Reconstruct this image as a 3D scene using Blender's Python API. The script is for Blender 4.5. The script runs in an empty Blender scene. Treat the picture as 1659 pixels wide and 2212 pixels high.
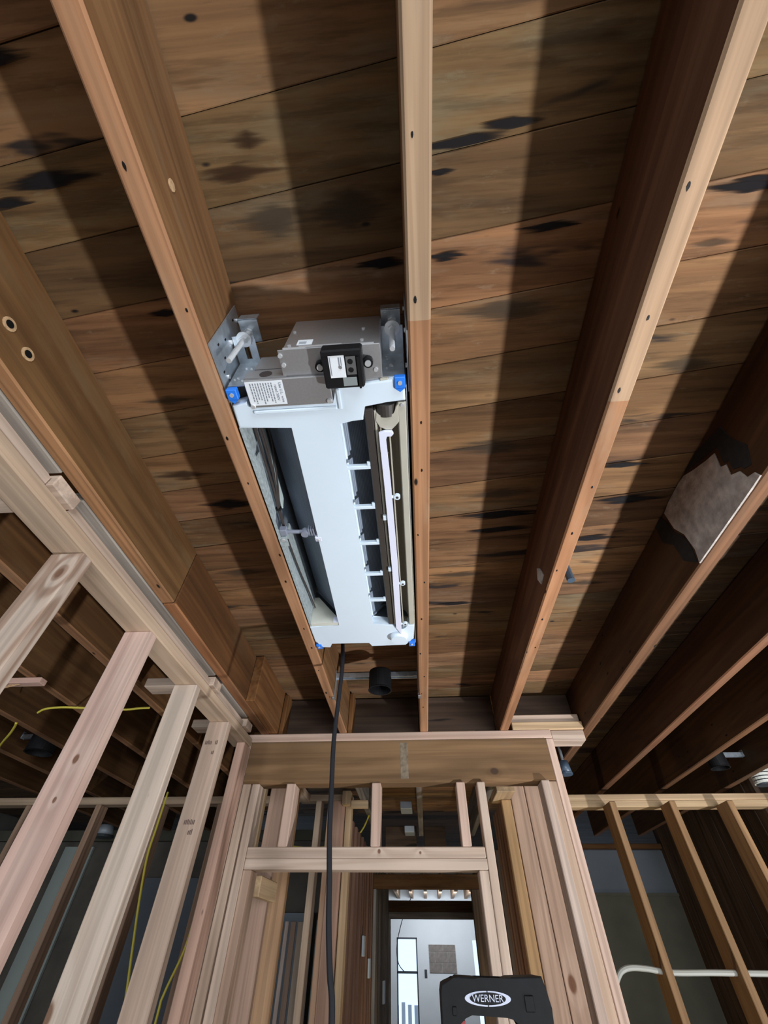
import bpy, bmesh, math, random
from mathutils import Vector, Matrix

S = bpy.context.scene
COL = S.collection
E = 1.85                      # eye height of the photographer; heights below are written from eye level
FLOOR = -E

# ------------------------------------------------------------------ camera
cam_d = bpy.data.cameras.new('camera')
cam = bpy.data.objects.new('camera', cam_d)
COL.objects.link(cam)
cam_d.sensor_fit = 'VERTICAL'
cam_d.sensor_height = 24.0
cam_d.lens = 878.97 / 2212.0 * 24.0
cam_d.clip_start = 0.02
yaw, pitch, roll = 0.0802178858, 0.824994134, -0.0128221881
Rz = Matrix.Rotation(yaw, 3, 'Z'); Rx = Matrix.Rotation(pitch, 3, 'X'); Ry = Matrix.Rotation(roll, 3, 'Y')
R = Rz @ Rx @ Ry
M4 = Matrix((( R[0][0], R[0][2], -R[0][1], 0.0), (R[1][0], R[1][2], -R[1][1], 0.0), (R[2][0], R[2][2], -R[2][1], E), (0, 0, 0, 1)))
cam.matrix_world = M4
S.camera = cam

# ------------------------------------------------------------------ world, lights, exposure
W = bpy.data.worlds.new('sky'); S.world = W; W.use_nodes = True
bg = W.node_tree.nodes['Background']
bg.inputs[0].default_value = (0.62, 0.78, 1.0, 1); bg.inputs[1].default_value = 1.6

def area(name, loc, size, power, color, rot=(0, 0, 0), sy=None, shape='RECTANGLE', spread=math.pi):
    d = bpy.data.lights.new(name, 'AREA'); d.energy = power; d.color = color
    d.shape = shape; d.size = size; d.size_y = sy or size; d.spread = spread
    o = bpy.data.objects.new(name, d); COL.objects.link(o)
    o.location = (loc[0], loc[1], loc[2] + E); o.rotation_euler = rot
    return o
H = math.pi / 2
# work light standing on the floor of the open room to the right, tilted up towards the joists
area('work_light', (2.40, 0.90, -1.70), 0.16, 105, (0.95, 0.97, 1.0), (math.pi, math.radians(-10), 0), shape='DISK', spread=math.radians(124))
# added fill behind the photographer, to the left; lifts the joist shadows
area('left_fill', (-3.9, -2.6, -0.5), 1.6, 70, (0.86, 0.92, 1.0), (H, 0, math.radians(-62)), sy=1.4)
# fill placed where an unseen window would be, behind the photographer, to the right
area('window_fill', (1.9, -4.3, -0.2), 2.6, 280, (0.88, 0.94, 1.0), (H, 0, 0), sy=1.9)
# warm lamp in the corridor behind the framed opening
area('corridor_lamp', (0.12, 3.9, -1.3), 0.25, 9, (1.0, 0.80, 0.45), (math.pi * 0.93, 0, 0), shape='DISK')
# added light inside the far room, aimed at its white end wall
area('far_room_fill', (0.3, 9.6, 0.55), 1.2, 22, (0.80, 0.90, 1.0), (H, 0, 0), sy=0.25)
# weak fill added in the side room on the left, no window there
area('side_room_fill', (-3.9, 1.0, -0.6), 1.2, 7, (0.80, 0.90, 1.0), (H, 0, -H), sy=1.2)

vs = S.view_settings
vs.view_transform = 'Standard'; vs.look = 'None'; vs.gamma = 1.0; vs.exposure = 0.0; vs.use_curve_mapping = False
try:
    S.cycles.use_denoising = True; S.cycles.max_bounces = 6; S.cycles.diffuse_bounces = 4
except Exception:
    pass

# ------------------------------------------------------------------ materials
def lin(r, g, b):
    f = lambda v: (v / 255 / 12.92) if v / 255 <= .04045 else ((v / 255 + .055) / 1.055) ** 2.4
    return (f(r), f(g), f(b), 1)

def base_mat(name):
    m = bpy.data.materials.new(name); m.use_nodes = True
    nt = m.node_tree
    return m, nt, nt.nodes['Principled BSDF']

def plain(name, col, rough=.5, metal=0.0, spec=.5, noise=0.0, nscale=40, emis=None, bump=0.0):
    m, nt, b = base_mat(name)
    b.inputs['Base Color'].default_value = col
    b.inputs['Roughness'].default_value = rough; b.inputs['Metallic'].default_value = metal
    b.inputs['Specular IOR Level'].default_value = spec
    if noise or bump:
        tc = nt.nodes.new('ShaderNodeTexCoord'); n = nt.nodes.new('ShaderNodeTexNoise')
        n.inputs['Scale'].default_value = nscale; n.inputs['Detail'].default_value = 4
        nt.links.new(tc.outputs['Object'], n.inputs['Vector'])
        mr = nt.nodes.new('ShaderNodeMapRange')
        mr.inputs[1].default_value = .3; mr.inputs[2].default_value = .7
        mr.inputs[3].default_value = 1 - noise; mr.inputs[4].default_value = 1 + noise
        nt.links.new(n.outputs['Fac'], mr.inputs[0])
        mx = nt.nodes.new('ShaderNodeMix'); mx.data_type = 'RGBA'; mx.blend_type = 'MULTIPLY'
        mx.inputs[0].default_value = 1; mx.inputs[6].default_value = col
        nt.links.new(mr.outputs[0], mx.inputs[7]); nt.links.new(mx.outputs[2], b.inputs['Base Color'])
        if bump:
            bp = nt.nodes.new('ShaderNodeBump'); bp.inputs['Strength'].default_value = bump; bp.inputs['Distance'].default_value = .01
            nt.links.new(n.outputs['Fac'], bp.inputs['Height']); nt.links.new(bp.outputs[0], b.inputs['Normal'])
    if emis:
        b.inputs['Emission Color'].default_value = emis[0]; b.inputs['Emission Strength'].default_value = emis[1]
    return m

def wood(name, light, dark, axis, freq=14, contrast=.75, fiber=.35, stain=None, stain_thr=.62, knots=(), rough=.75,
         fleck=0.0, patch=None, kdark=(.075, .035, .018, 1), var=.22, bump=.25, across=7.0, streak=False, lines=.18):
    m, nt, b = base_mat(name)
    N = nt.nodes; L = nt.links
    def node(t, **k):
        n = N.new(t)
        for a, v in k.items(): setattr(n, a, v)
        return n
    def math_(op, a, c=None, d=None):
        n = node('ShaderNodeMath', operation=op)
        for i, v in enumerate((a, c, d)):
            if v is None: continue
            if isinstance(v, (int, float)): n.inputs[i].default_value = v
            else: L.new(v, n.inputs[i])
        return n.outputs[0]
    def sc(al, ac):
        v = [ac, ac, ac]; v['xyz'.index(axis)] = al
        return v
    def mapped(src, scale):
        mp = node('ShaderNodeMapping'); mp.inputs['Scale'].default_value = scale
        L.new(src, mp.inputs['Vector']); return mp.outputs[0]
    def noise(src, scale, detail=2, rough_=.5, dist=0):
        n = node('ShaderNodeTexNoise'); n.inputs['Scale'].default_value = scale; n.inputs['Detail'].default_value = detail
        n.inputs['Roughness'].default_value = rough_; n.inputs['Distortion'].default_value = dist
        L.new(src, n.inputs['Vector']); return n.outputs['Fac']
    def ramp(src, a, c, lo=0.0, hi=1.0):
        mr = node('ShaderNodeMapRange', interpolation_type='SMOOTHSTEP')
        for i, v in enumerate((a, c, lo, hi)): mr.inputs[i + 1].default_value = v
        L.new(src, mr.inputs[0]); return mr.outputs[0]
    def mix(f, a, c, blend='MIX'):
        n = node('ShaderNodeMix', data_type='RGBA', blend_type=blend)
        for i, v in ((0, f), (6, a), (7, c)):
            if isinstance(v, (int, float)): n.inputs[i].default_value = v
            elif isinstance(v, tuple): n.inputs[i].default_value = v
            else: L.new(v, n.inputs[i])
        return n.outputs[2]
    tc = node('ShaderNodeTexCoord'); oi = node('ShaderNodeObjectInfo')
    cx = node('ShaderNodeCombineXYZ')
    for i, k in enumerate((37.0, 91.0, 53.0)): L.new(math_('MULTIPLY', oi.outputs['Random'], k), cx.inputs[i])
    va = node('ShaderNodeVectorMath', operation='ADD')
    L.new(tc.outputs['Object'], va.inputs[0]); L.new(cx.outputs[0], va.inputs[1])
    vec = va.outputs[0]
    n1 = noise(mapped(vec, sc(.55, across)), 1.0, 2, .45, .3)
    kmask = None
    for (kx, ky, kz, r, el) in knots:
        mp = node('ShaderNodeMapping'); mp.vector_type = 'POINT'
        mp.inputs['Location'].default_value = (-kx, -ky, -kz)
        L.new(tc.outputs['Object'], mp.inputs['Vector'])
        s2 = [1.0 / r] * 3; s2['xyz'.index(axis)] = 1.0 / (r * el)
        mp2 = mapped(mp.outputs[0], s2)
        ln = node('ShaderNodeVectorMath', operation='LENGTH'); L.new(mp2, ln.inputs[0])
        d = ln.outputs['Value']
        n1 = math_('ADD', n1, math_('MULTIPLY', math_('EXPONENT', math_('MULTIPLY', d, -.5)), .24))
        k = ramp(d, 1.0, .55)
        kmask = k if kmask is None else math_('MAXIMUM', kmask, k)
    ring = ramp(math_('SINE', math_('MULTIPLY', n1, freq * 6.283)), -.7, 1.0)
    n2 = noise(mapped(vec, sc(4, 230)), 1.0, 3, .6)
    fac = math_('ADD', math_('MULTIPLY', ring, contrast * (1 - fiber)), math_('MULTIPLY', n2, fiber))
    col = mix(fac, light, dark)
    n3 = noise(mapped(vec, sc(.9, 5)), 1.3, 3, .55)
    col = mix(1.0, col, ramp(n3, .3, .7, 1 - var, 1 + var), 'MULTIPLY')
    n4 = noise(mapped(vec, sc(.8, 48)), 1.0, 3, .6)      # early and late wood lines
    col = mix(1.0, col, ramp(n4, .36, .62, 1 - lines, 1 + lines * .45), 'MULTIPLY')
    if patch:                                         # greyed weathered patches
        col = mix(math_('MULTIPLY', ramp(noise(mapped(vec, sc(1.6, 7)), 1.0, 5, .7), .52, .7), .75), col, patch)
    if streak:                                        # short dark weathering streaks along the grain
        sk = noise(mapped(vec, sc(5, 60)), 1.0, 4, .65)
        col = mix(1.0, col, ramp(sk, .34, .54, .74, 1.08), 'MULTIPLY')
        sk2 = noise(mapped(vec, sc(14, 40)), 1.0, 5, .7)
        col = mix(math_('MULTIPLY', ramp(sk2, .58, .70), .3), col, (.26, .20, .135, 1))
    if stain:
        st = ramp(noise(mapped(vec, sc(1.3, 9)), 1.0, 4, .6, .4), stain_thr, stain_thr + .07)
        col = mix(math_('MULTIPLY', st, .92), col, stain)
    if fleck:
        vo = node('ShaderNodeTexVoronoi'); vo.inputs['Scale'].default_value = 1.0
        L.new(mapped(vec, sc(9, 22)), vo.inputs['Vector'])
        se = node('ShaderNodeSeparateColor'); L.new(vo.outputs['Color'], se.inputs[0])
        fl = math_('MULTIPLY', ramp(vo.outputs['Distance'], .13, .06), ramp(se.outputs[0], 1 - fleck, 1 - fleck + .02))
        col = mix(fl, col, (.012, .009, .008, 1))
    if kmask is not None:
        kc = mix(n2, tuple(min(1, 3.0 * c_) for c_ in kdark), kdark)
        col = mix(math_('MULTIPLY', kmask, .9), col, kc)
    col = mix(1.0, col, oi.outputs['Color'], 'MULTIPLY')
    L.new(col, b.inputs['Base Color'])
    b.inputs['Roughness'].default_value = rough; b.inputs['Specular IOR Level'].default_value = .25
    bp = node('ShaderNodeBump'); bp.inputs['Strength'].default_value = bump; bp.inputs['Distance'].default_value = .002
    L.new(fac, bp.inputs['Height']); L.new(bp.outputs[0], b.inputs['Normal'])
    return m

OLD_L, OLD_D = (.190, .098, .040, 1), (.115, .052, .019, 1)
NEW_L, NEW_D = (.53, .425, .345, 1), (.40, .295, .225, 1)
old = {a: wood('old_fir_' + a, OLD_L, OLD_D, a, freq=9, contrast=.7, fleck=.13, rough=.8, patch=(.17, .105, .055, 1)) for a in 'xyz'}
old_edge = wood('lath_side_fir_y', (.40, .215, .115, 1), (.25, .118, .055, 1), 'y', freq=8, contrast=.6, fleck=.2, rough=.8, patch=(.36, .25, .16, 1), across=14)
old_dark = {'y': wood('old_dark_fir_y', (.120, .058, .030, 1), (.070, .030, .015, 1), 'y', freq=8, contrast=.7, fleck=.1, rough=.8)}
old_edge_pale = wood('lath_side_pale_fir_y', (.46, .33, .22, 1), (.33, .22, .135, 1), 'y', freq=8, contrast=.6, fleck=.25, rough=.8, patch=(.36, .29, .22, 1), across=14)
new = {a: wood('new_lumber_' + a, NEW_L, NEW_D, a, freq=7, contrast=.65, fleck=.03, rough=.72, var=.12) for a in 'xyz'}
grey_wood = {a: wood('weathered_wood_' + a, (.20, .18, .16, 1), (.10, .085, .075, 1), a, freq=8) for a in 'xyz'}
plank_m = wood('roof_sheathing_x', (.214, .118, .057, 1), (.130, .064, .030, 1), 'x', freq=5, contrast=.7, stain=(.016, .014, .016, 1),
               stain_thr=.615, patch=(.205, .145, .092, 1), rough=.85, var=.36, fleck=.10, across=9, fiber=.6, streak=True)
dark_plank = {a: wood('dark_old_board_' + a, (.10, .065, .045, 1), (.05, .03, .022, 1), a, freq=6, stain=(.012, .01, .011, 1)) for a in 'xyz'}
steel = plain('galvanized_steel', (.60, .66, .72, 1), .38, .85, noise=.14, nscale=60)
steel_d = plain('control_box_steel', (.50, .50, .51, 1), .42, .8, noise=.04, nscale=200)
zinc = plain('zinc_plated_rod', (.76, .79, .82, 1), .32, .6)
white_pl = plain('white_plastic', (.71, .82, .92, 1), .42, 0, noise=.015, nscale=8)
vane_pl = plain('lilac_white_plastic', (.74, .76, .90, 1), .4)
beige_pl = plain('beige_plastic', (.45, .43, .36, 1), .5, noise=.05, nscale=12)
dark_trim = plain('dark_brown_plastic', (.045, .038, .034, 1), .45)
dark_steel = plain('dark_inner_housing', (.035, .042, .05, 1), .6)
foam = plain('grey_foam', (.34, .39, .40, 1), .9, noise=.18, nscale=90, bump=.4)
black_pl = plain('black_plastic', (.0065, .0065, .0075, 1), .6, spec=.22, noise=.2, nscale=60)
cord_m = plain('black_rubber_cord', (.012, .013, .017, 1), .6, spec=.3)
blue_pl = plain('blue_plastic', (.02, .20, .80, 1), .45)
label_m = plain('white_paper', (.78, .82, .86, 1), .6)
ink = plain('printed_grey_ink', (.22, .24, .28, 1), .7)
stamp_ink = plain('lumber_stamp_ink', (.12, .075, .06, 1), .8)
clear_m = plain('clear_window_plastic', (.25, .28, .28, 1), .1, 0, .8)
wire_m = plain('brown_black_wire', (.045, .035, .032, 1), .5)
yellow_m = plain('yellow_cable', (.62, .52, .06, 1), .5)
white_c = plain('white_cable', (.50, .50, .44, 1), .5)
chrome = plain('screw_steel', (.72, .74, .76, 1), .35, .55)
drywall = plain('painted_drywall', (.70, .72, .74, 1), .9, noise=.04, nscale=3)
grey_wall = plain('grey_blue_plaster', (.12, .135, .155, 1), .9, noise=.08, nscale=4)
olive_wall = plain('olive_plaster', (.085, .082, .06, 1), .9, noise=.15, nscale=5)
brown_wall = plain('dusty_brown_plaster', (.10, .09, .075, 1), .95, noise=.3, nscale=4, bump=.3)
green_board = plain('pale_green_drywall', (.34, .39, .36, 1), .9, noise=.05, nscale=5)
concrete = plain('concrete_floor', (.34, .32, .29, 1), .9, noise=.15, nscale=4)
block_m = plain('grey_brown_block', (.22, .19, .17, 1), .95, noise=.2, nscale=18, bump=.4)
mortar_m = plain('grey_plaster_smear', (.38, .34, .31, 1), .95, noise=.3, nscale=30, bump=.8)
red_fg = plain('red_fiberglass', (.33, .02, .02, 1), .5)
alu = plain('ladder_aluminium', (.6, .61, .62, 1), .4, .9)
blue_grey = plain('blue_grey_plastic_cup', (.06, .09, .13, 1), .4)
tape = plain('pale_nail_plate', (.42, .47, .52, 1), .5, .2)

def coil_mat():
    m, nt, b = base_mat('coil_fins')
    tc = nt.nodes.new('ShaderNodeTexCoord'); wv = nt.nodes.new('ShaderNodeTexWave')
    wv.wave_type = 'BANDS'; wv.bands_direction = 'Z'; wv.inputs['Scale'].default_value = 90; wv.inputs['Distortion'].default_value = .4
    nz = nt.nodes.new('ShaderNodeTexNoise'); mp = nt.nodes.new('ShaderNodeMapping'); mp.inputs['Scale'].default_value = (60, 2.5, 60)
    nt.links.new(tc.outputs['Object'], mp.inputs[0]); nt.links.new(mp.outputs[0], nz.inputs['Vector'])
    nt.links.new(tc.outputs['Object'], wv.inputs['Vector'])
    mx = nt.nodes.new('ShaderNodeMix'); mx.data_type = 'RGBA'
    mx.inputs[6].default_value = (.16, .20, .26, 1); mx.inputs[7].default_value = (.50, .58, .70, 1)
    ad = nt.nodes.new('ShaderNodeMath'); ad.operation = 'MULTIPLY'
    nt.links.new(wv.outputs['Fac'], ad.inputs[0]); nt.links.new(nz.outputs['Fac'], ad.inputs[1])
    nt.links.new(ad.outputs[0], mx.inputs[0]); nt.links.new(mx.outputs[2], b.inputs['Base Color'])
    b.inputs['Metallic'].default_value = .1; b.inputs['Roughness'].default_value = .5
    return m
coil_m = coil_mat()

def glass_mat():
    m, nt, b = base_mat('window_glass')
    b.inputs['Base Color'].default_value = (.9, .95, 1, 1); b.inputs['Transmission Weight'].default_value = 1
    b.inputs['Roughness'].default_value = .02; b.inputs['IOR'].default_value = 1.02
    return m
glass_m = glass_mat()

# ------------------------------------------------------------------ geometry helpers
ABS = {}
def link(name, bm, mat, parent=None, origin=None, smooth=False, tint=None):
    bmesh.ops.recalc_face_normals(bm, faces=bm.faces)
    xs = [v.co for v in bm.verts]
    if origin is None:
        lo = Vector([min(c[i] for c in xs) for i in range(3)]); hi = Vector([max(c[i] for c in xs) for i in range(3)])
        origin = Vector(((lo.x + hi.x) / 2, (lo.y + hi.y) / 2, lo.z))
    origin = Vector(origin)
    for v in bm.verts: v.co -= origin
    me = bpy.data.meshes.new(name)
    bm.to_mesh(me); bm.free()
    if smooth:
        for p in me.polygons: p.use_smooth = True
    me.materials.append(mat)
    o = bpy.data.objects.new(name, me); COL.objects.link(o)
    a = origin + Vector((0, 0, E)); ABS[o] = a
    if parent is not None:
        o.parent = parent; o.location = a - ABS[parent]
    else:
        o.location = a
    if tint: o.color = (tint[0], tint[1], tint[2], 1)
    return o

def tag(o, label=None, cat=None, group=None, kind=None):
    if label: o['label'] = label
    if cat: o['category'] = cat
    if group: o['group'] = group
    if kind: o['kind'] = kind
    return o

def thing(name, label, cat, origin, group=None):
    o = bpy.data.objects.new(name, None); COL.objects.link(o)
    o.empty_display_size = .05
    a = Vector(origin) + Vector((0, 0, E)); ABS[o] = a; o.location = a
    return tag(o, label, cat, group)

def NB(): return bmesh.new()

def box(bm, lo, hi, bevel=0.0, seg=1):
    lo = Vector(lo); hi = Vector(hi)
    r = bmesh.ops.create_cube(bm, size=1.0)
    vs_ = r['verts']
    for v in vs_:
        v.co = Vector(((lo[i] + hi[i]) / 2 + v.co[i] * (hi[i] - lo[i]) for i in range(3)))
    if bevel > 0:
        es = list({e for v in vs_ for e in v.link_edges})
        bmesh.ops.bevel(bm, geom=es, offset=bevel, segments=seg, affect='EDGES', profile=.6, clamp_overlap=True)
    return bm

def prism(bm, poly, axis, a, b_, bevel=0.0):
    """extrude a 2D outline along an axis; poly coordinates are the two other axes in xyz order"""
    i = 'xyz'.index(axis); oth = [k for k in range(3) if k != i]
    def mk(p, t):
        c = [0, 0, 0]; c[oth[0]] = p[0]; c[oth[1]] = p[1]; c[i] = t
        return bm.verts.new(c)
    A = [mk(p, a) for p in poly]; B = [mk(p, b_) for p in poly]
    fs = [bm.faces.new(A), bm.faces.new(list(reversed(B)))]
    n = len(poly)
    for k in range(n):
        fs.append(bm.faces.new((A[k], B[k], B[(k + 1) % n], A[(k + 1) % n])))
    if bevel > 0:
        es = list({e for f in fs[:2] for e in f.edges})
        bmesh.ops.bevel(bm, geom=es, offset=bevel, segments=2, affect='EDGES', profile=.6, clamp_overlap=True)
    return bm

def cyl(bm, p0, p1, r, n=16, r2=None, caps=True):
    p0 = Vector(p0); p1 = Vector(p1); d = (p1 - p0); h = d.length; d.normalize()
    q = d.to_track_quat('Z', 'Y').to_matrix().to_4x4()
    mtx = Matrix.Translation((p0 + p1) / 2) @ q
    bmesh.ops.create_cone(bm, cap_ends=caps, segments=n, radius1=r, radius2=r if r2 is None else r2, depth=h, matrix=mtx)
    return bm

def smooth_path(pts, sub=5):
    P = [Vector(p) for p in pts]; out = []
    for i in range(len(P) - 1):
        p0 = P[max(i - 1, 0)]; p1 = P[i]; p2 = P[i + 1]; p3 = P[min(i + 2, len(P) - 1)]
        for k in range(sub):
            t = k / sub
            out.append(.5 * ((2 * p1) + (-p0 + p2) * t + (2 * p0 - 5 * p1 + 4 * p2 - p3) * t * t + (-p0 + 3 * p1 - 3 * p2 + p3) * t ** 3))
    out.append(P[-1]); return out

def tube(bm, pts, r, n=8, sub=5):
    P = smooth_path(pts, sub) if sub > 1 else [Vector(p) for p in pts]
    rings = []; up = Vector((0, 0, 1))
    for i, p in enumerate(P):
        d = (P[min(i + 1, len(P) - 1)] - P[max(i - 1, 0)]).normalized()
        a = d.cross(up if abs(d.z) < .9 else Vector((0, 1, 0))).normalized(); b_ = d.cross(a).normalized()
        rings.append([bm.verts.new(p + (a * math.cos(2 * math.pi * k / n) + b_ * math.sin(2 * math.pi * k / n)) * r) for k in range(n)])
    for i in range(len(rings) - 1):
        for k in range(n):
            bm.faces.new((rings[i][k], rings[i][(k + 1) % n], rings[i + 1][(k + 1) % n], rings[i + 1][k]))
    bm.faces.new(rings[0]); bm.faces.new(list(reversed(rings[-1])))
    return bm

def timber(name, x, y, z, mats, label=None, cat=None, group=None, tint=None, parent=None, kind=None, bevel=.003, mat=None):
    dims = {'x': x[1] - x[0], 'y': y[1] - y[0], 'z': z[1] - z[0]}
    ax = max(dims, key=dims.get)
    bm = box(NB(), (x[0], y[0], z[0]), (x[1], y[1], z[1]), bevel)
    o = link(name, bm, mat or mats[ax], parent, tint=tint)
    return tag(o, label, cat, group, kind)

def text(name, body, size, mat, parent, loc, rot, sx=1.0, extr=.0004):
    c = bpy.data.curves.new(name, 'FONT'); c.body = body; c.size = size; c.extrude = extr; c.resolution_u = 3
    c.align_x = 'CENTER'; c.align_y = 'CENTER'
    t = bpy.data.objects.new(name + '_outline', c); COL.objects.link(t)
    me = bpy.data.meshes.new_from_object(t.evaluated_get(bpy.context.evaluated_depsgraph_get()))
    bpy.data.objects.remove(t); bpy.data.curves.remove(c)
    me.materials.clear(); me.materials.append(mat)
    o = bpy.data.objects.new(name, me); COL.objects.link(o); o.parent = parent
    o.location = Vector(loc) + Vector((0, 0, E)) - ABS[parent]; o.rotation_euler = rot; o.scale = (sx, 1, 1)
    return o

ORD = ['first', 'second', 'third', 'fourth', 'fifth', 'sixth', 'seventh', 'eighth', 'ninth', 'tenth', 'eleventh']
rnd = random.Random(7)
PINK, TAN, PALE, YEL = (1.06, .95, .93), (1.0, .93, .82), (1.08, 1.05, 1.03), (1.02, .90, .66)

# ------------------------------------------------------------------ structure: ceiling planks, roof, outer shell
CZ = .965                                             # underside of the ceiling planks
ceiling = bpy.data.objects.new('ceiling', None); COL.objects.link(ceiling)
ABS[ceiling] = Vector((0, 0, E + CZ)); ceiling.location = ABS[ceiling]; tag(ceiling, kind='structure')
SLOPE = -.112
def plank(y0, y1, x0, x1, dz, tint):
    bm = NB(); g = rnd.uniform(.0003, .0012)
    poly = [(x0, y0 + g + SLOPE * x0), (x1, y0 + g + SLOPE * x1), (x1, y1 - g + SLOPE * x1), (x0, y1 - g + SLOPE * x0)]
    prism(bm, poly, 'z', CZ + dz, CZ + dz + .021)
    es = [e for e in bm.edges if all(abs(v.co.z - CZ - dz) < 1e-5 for v in e.verts)]
    bmesh.ops.bevel(bm, geom=es, offset=.0016, segments=1, affect='EDGES')
    o = link('plank', bm, plank_m, ceiling, tint=tint)
    return o
joint_x = [-1.97, -1.58, -1.19, -.77, -.37, .04, .434, .844, 1.236, 1.62]
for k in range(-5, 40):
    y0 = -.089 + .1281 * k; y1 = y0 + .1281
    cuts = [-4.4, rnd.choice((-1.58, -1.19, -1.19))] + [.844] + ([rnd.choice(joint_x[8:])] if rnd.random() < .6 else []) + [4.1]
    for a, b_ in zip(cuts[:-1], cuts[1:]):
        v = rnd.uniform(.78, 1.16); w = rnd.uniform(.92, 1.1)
        if a > .8: v *= .36  # right room planks: staining plus the bays' shade put into the tint
        if b_ < -1.1: v *= .5  # left room planks: the room's dimness is put into the tint
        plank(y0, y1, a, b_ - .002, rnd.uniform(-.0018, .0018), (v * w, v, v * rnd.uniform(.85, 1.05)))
def stain_mat(name, col, strength):
    m, nt, b = base_mat(name)
    tc = nt.nodes.new('ShaderNodeTexCoord'); oi = nt.nodes.new('ShaderNodeObjectInfo')
    mp = nt.nodes.new('ShaderNodeMapping'); mp.inputs['Location'].default_value = (-.5, -.5, 0)
    nt.links.new(tc.outputs['Generated'], mp.inputs[0])
    mz = nt.nodes.new('ShaderNodeMapping'); mz.inputs['Scale'].default_value = (2, 2, 0); nt.links.new(mp.outputs[0], mz.inputs[0])
    sp = nt.nodes.new('ShaderNodeSeparateXYZ'); nt.links.new(mz.outputs[0], sp.inputs[0])
    ab = [nt.nodes.new('ShaderNodeMath') for _ in range(2)]
    for k_ in range(2):
        ab[k_].operation = 'ABSOLUTE'; nt.links.new(sp.outputs[k_], ab[k_].inputs[0])
    ln = nt.nodes.new('ShaderNodeMath'); ln.operation = 'ADD'; nt.links.new(ab[0].outputs[0], ln.inputs[0]); nt.links.new(ab[1].outputs[0], ln.inputs[1])
    ad = nt.nodes.new('ShaderNodeVectorMath'); ad.operation = 'ADD'
    cb = nt.nodes.new('ShaderNodeCombineXYZ'); nt.links.new(oi.outputs['Random'], cb.inputs[0]); nt.links.new(oi.outputs['Random'], cb.inputs[1])
    sc2 = nt.nodes.new('ShaderNodeVectorMath'); sc2.operation = 'SCALE'; sc2.inputs['Scale'].default_value = 50; nt.links.new(cb.outputs[0], sc2.inputs[0])
    ms = nt.nodes.new('ShaderNodeMapping'); ms.inputs['Scale'].default_value = (7, 150, 1); nt.links.new(tc.outputs['Object'], ms.inputs[0])
    nt.links.new(ms.outputs[0], ad.inputs[0]); nt.links.new(sc2.outputs[0], ad.inputs[1])
    nz = nt.nodes.new('ShaderNodeTexNoise'); nz.inputs['Scale'].default_value = 1; nz.inputs['Detail'].default_value = 4; nt.links.new(ad.outputs[0], nz.inputs['Vector'])
    a1 = nt.nodes.new('ShaderNodeMath'); a1.operation = 'MULTIPLY_ADD'; a1.inputs[1].default_value = 1.5; nt.links.new(nz.outputs['Fac'], a1.inputs[0]); nt.links.new(ln.outputs[0], a1.inputs[2])
    mr = nt.nodes.new('ShaderNodeMapRange'); mr.interpolation_type = 'SMOOTHSTEP'
    for i, v in enumerate((1.62, 1.0, 0, strength)): mr.inputs[i + 1].default_value = v
    nt.links.new(a1.outputs[0], mr.inputs[0]); nt.links.new(mr.outputs[0], b.inputs['Alpha'])
    b.inputs['Base Color'].default_value = col; b.inputs['Roughness'].default_value = .9; b.inputs['Specular IOR Level'].default_value = .1
    return m
stain_dark = stain_mat('black_water_stain', (.018, .016, .017, 1), .88)
stain_grey = stain_mat('grey_water_stain', (.075, .058, .042, 1), .34)
stain_red = stain_mat('dark_brown_stain', (.055, .028, .016, 1), .5)
def stain(parent, cx, cy, lx, ly, mat, z=CZ - .0032, slope=SLOPE):
    poly = [(cx + u * lx / 2, cy + v * ly / 2 + slope * u * lx / 2) for u, v in ((-1, -1), (1, -1), (1, 1), (-1, 1))]
    return link('water_stain', prism(NB(), poly, 'z', z, z + .0006), mat, parent)
for cx, cy, lx, ly, m in ((-.634, .015, .24, .042, stain_dark), (-.73, .043, .16, .026, stain_dark), (-.62, -.136, .18, .03, stain_dark), (-.026, .191, .15, .030, stain_dark),
                          (.103, .188, .12, .026, stain_dark), (.212, -.002, .13, .026, stain_dark), (.13, .016, .22, .022, stain_dark), (.301, .151, .16, .022, stain_dark),
                          (.66, .112, .20, .040, stain_dark), (.634, .201, .13, .016, stain_grey), (-.516, .254, .10, .026, stain_dark), (-.561, .821, .20, .07, stain_dark),
                          (.301, .920, .34, .050, stain_dark), (.305, .989, .32, .036, stain_dark), (.09, .055, .08, .014, stain_dark), (.631, .744, .20, .03, stain_dark),
                          (-.228, .104, .22, .075, stain_grey), (-.08, .100, .20, .085, stain_grey), (.688, .880, .28, .05, stain_dark), (.29, .832, .30, .04, stain_grey),
                          (.188, 1.222, .30, .03, stain_grey), (.18, 1.408, .24, .03, stain_dark), (-.246, -.012, .10, .030, stain_red), (-.28, .03, .2, .03, stain_red),
                          (-.60, .46, .18, .03, stain_grey), (-.62, 1.16, .24, .04, stain_grey), (.62, 1.05, .26, .04, stain_dark), (.66, 1.3, .22, .04, stain_grey), (.25, .66, .3, .06, stain_grey),
                          (-.65, .70, .2, .04, stain_red), (.24, .30, .3, .05, stain_grey), (.68, .45, .2, .05, stain_grey)):
    stain(ceiling, cx, cy, lx * 1.15, ly * (.62 if m is stain_dark else .9), m)
def shell(name, lo, hi, mat):
    return tag(link(name, box(NB(), lo, hi), mat), kind='structure')
shell('roof', (-4.6, -4.7, CZ + .03), (4.3, 11.3, CZ + .09), dark_plank['x'])
shell('floor', (-4.6, -4.7, FLOOR - .1), (4.3, 11.3, FLOOR), concrete)
shell('ground', (-4.6, 11.3, FLOOR - .1), (4.3, 16.0, FLOOR - .0), concrete)
shell('wall_left', (-4.6, -4.7, FLOOR), (-4.5, 11.3, CZ + .03), brown_wall)
shell('wall_right', (4.2, -4.7, FLOOR), (4.3, 11.3, CZ + .03), brown_wall)
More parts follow.
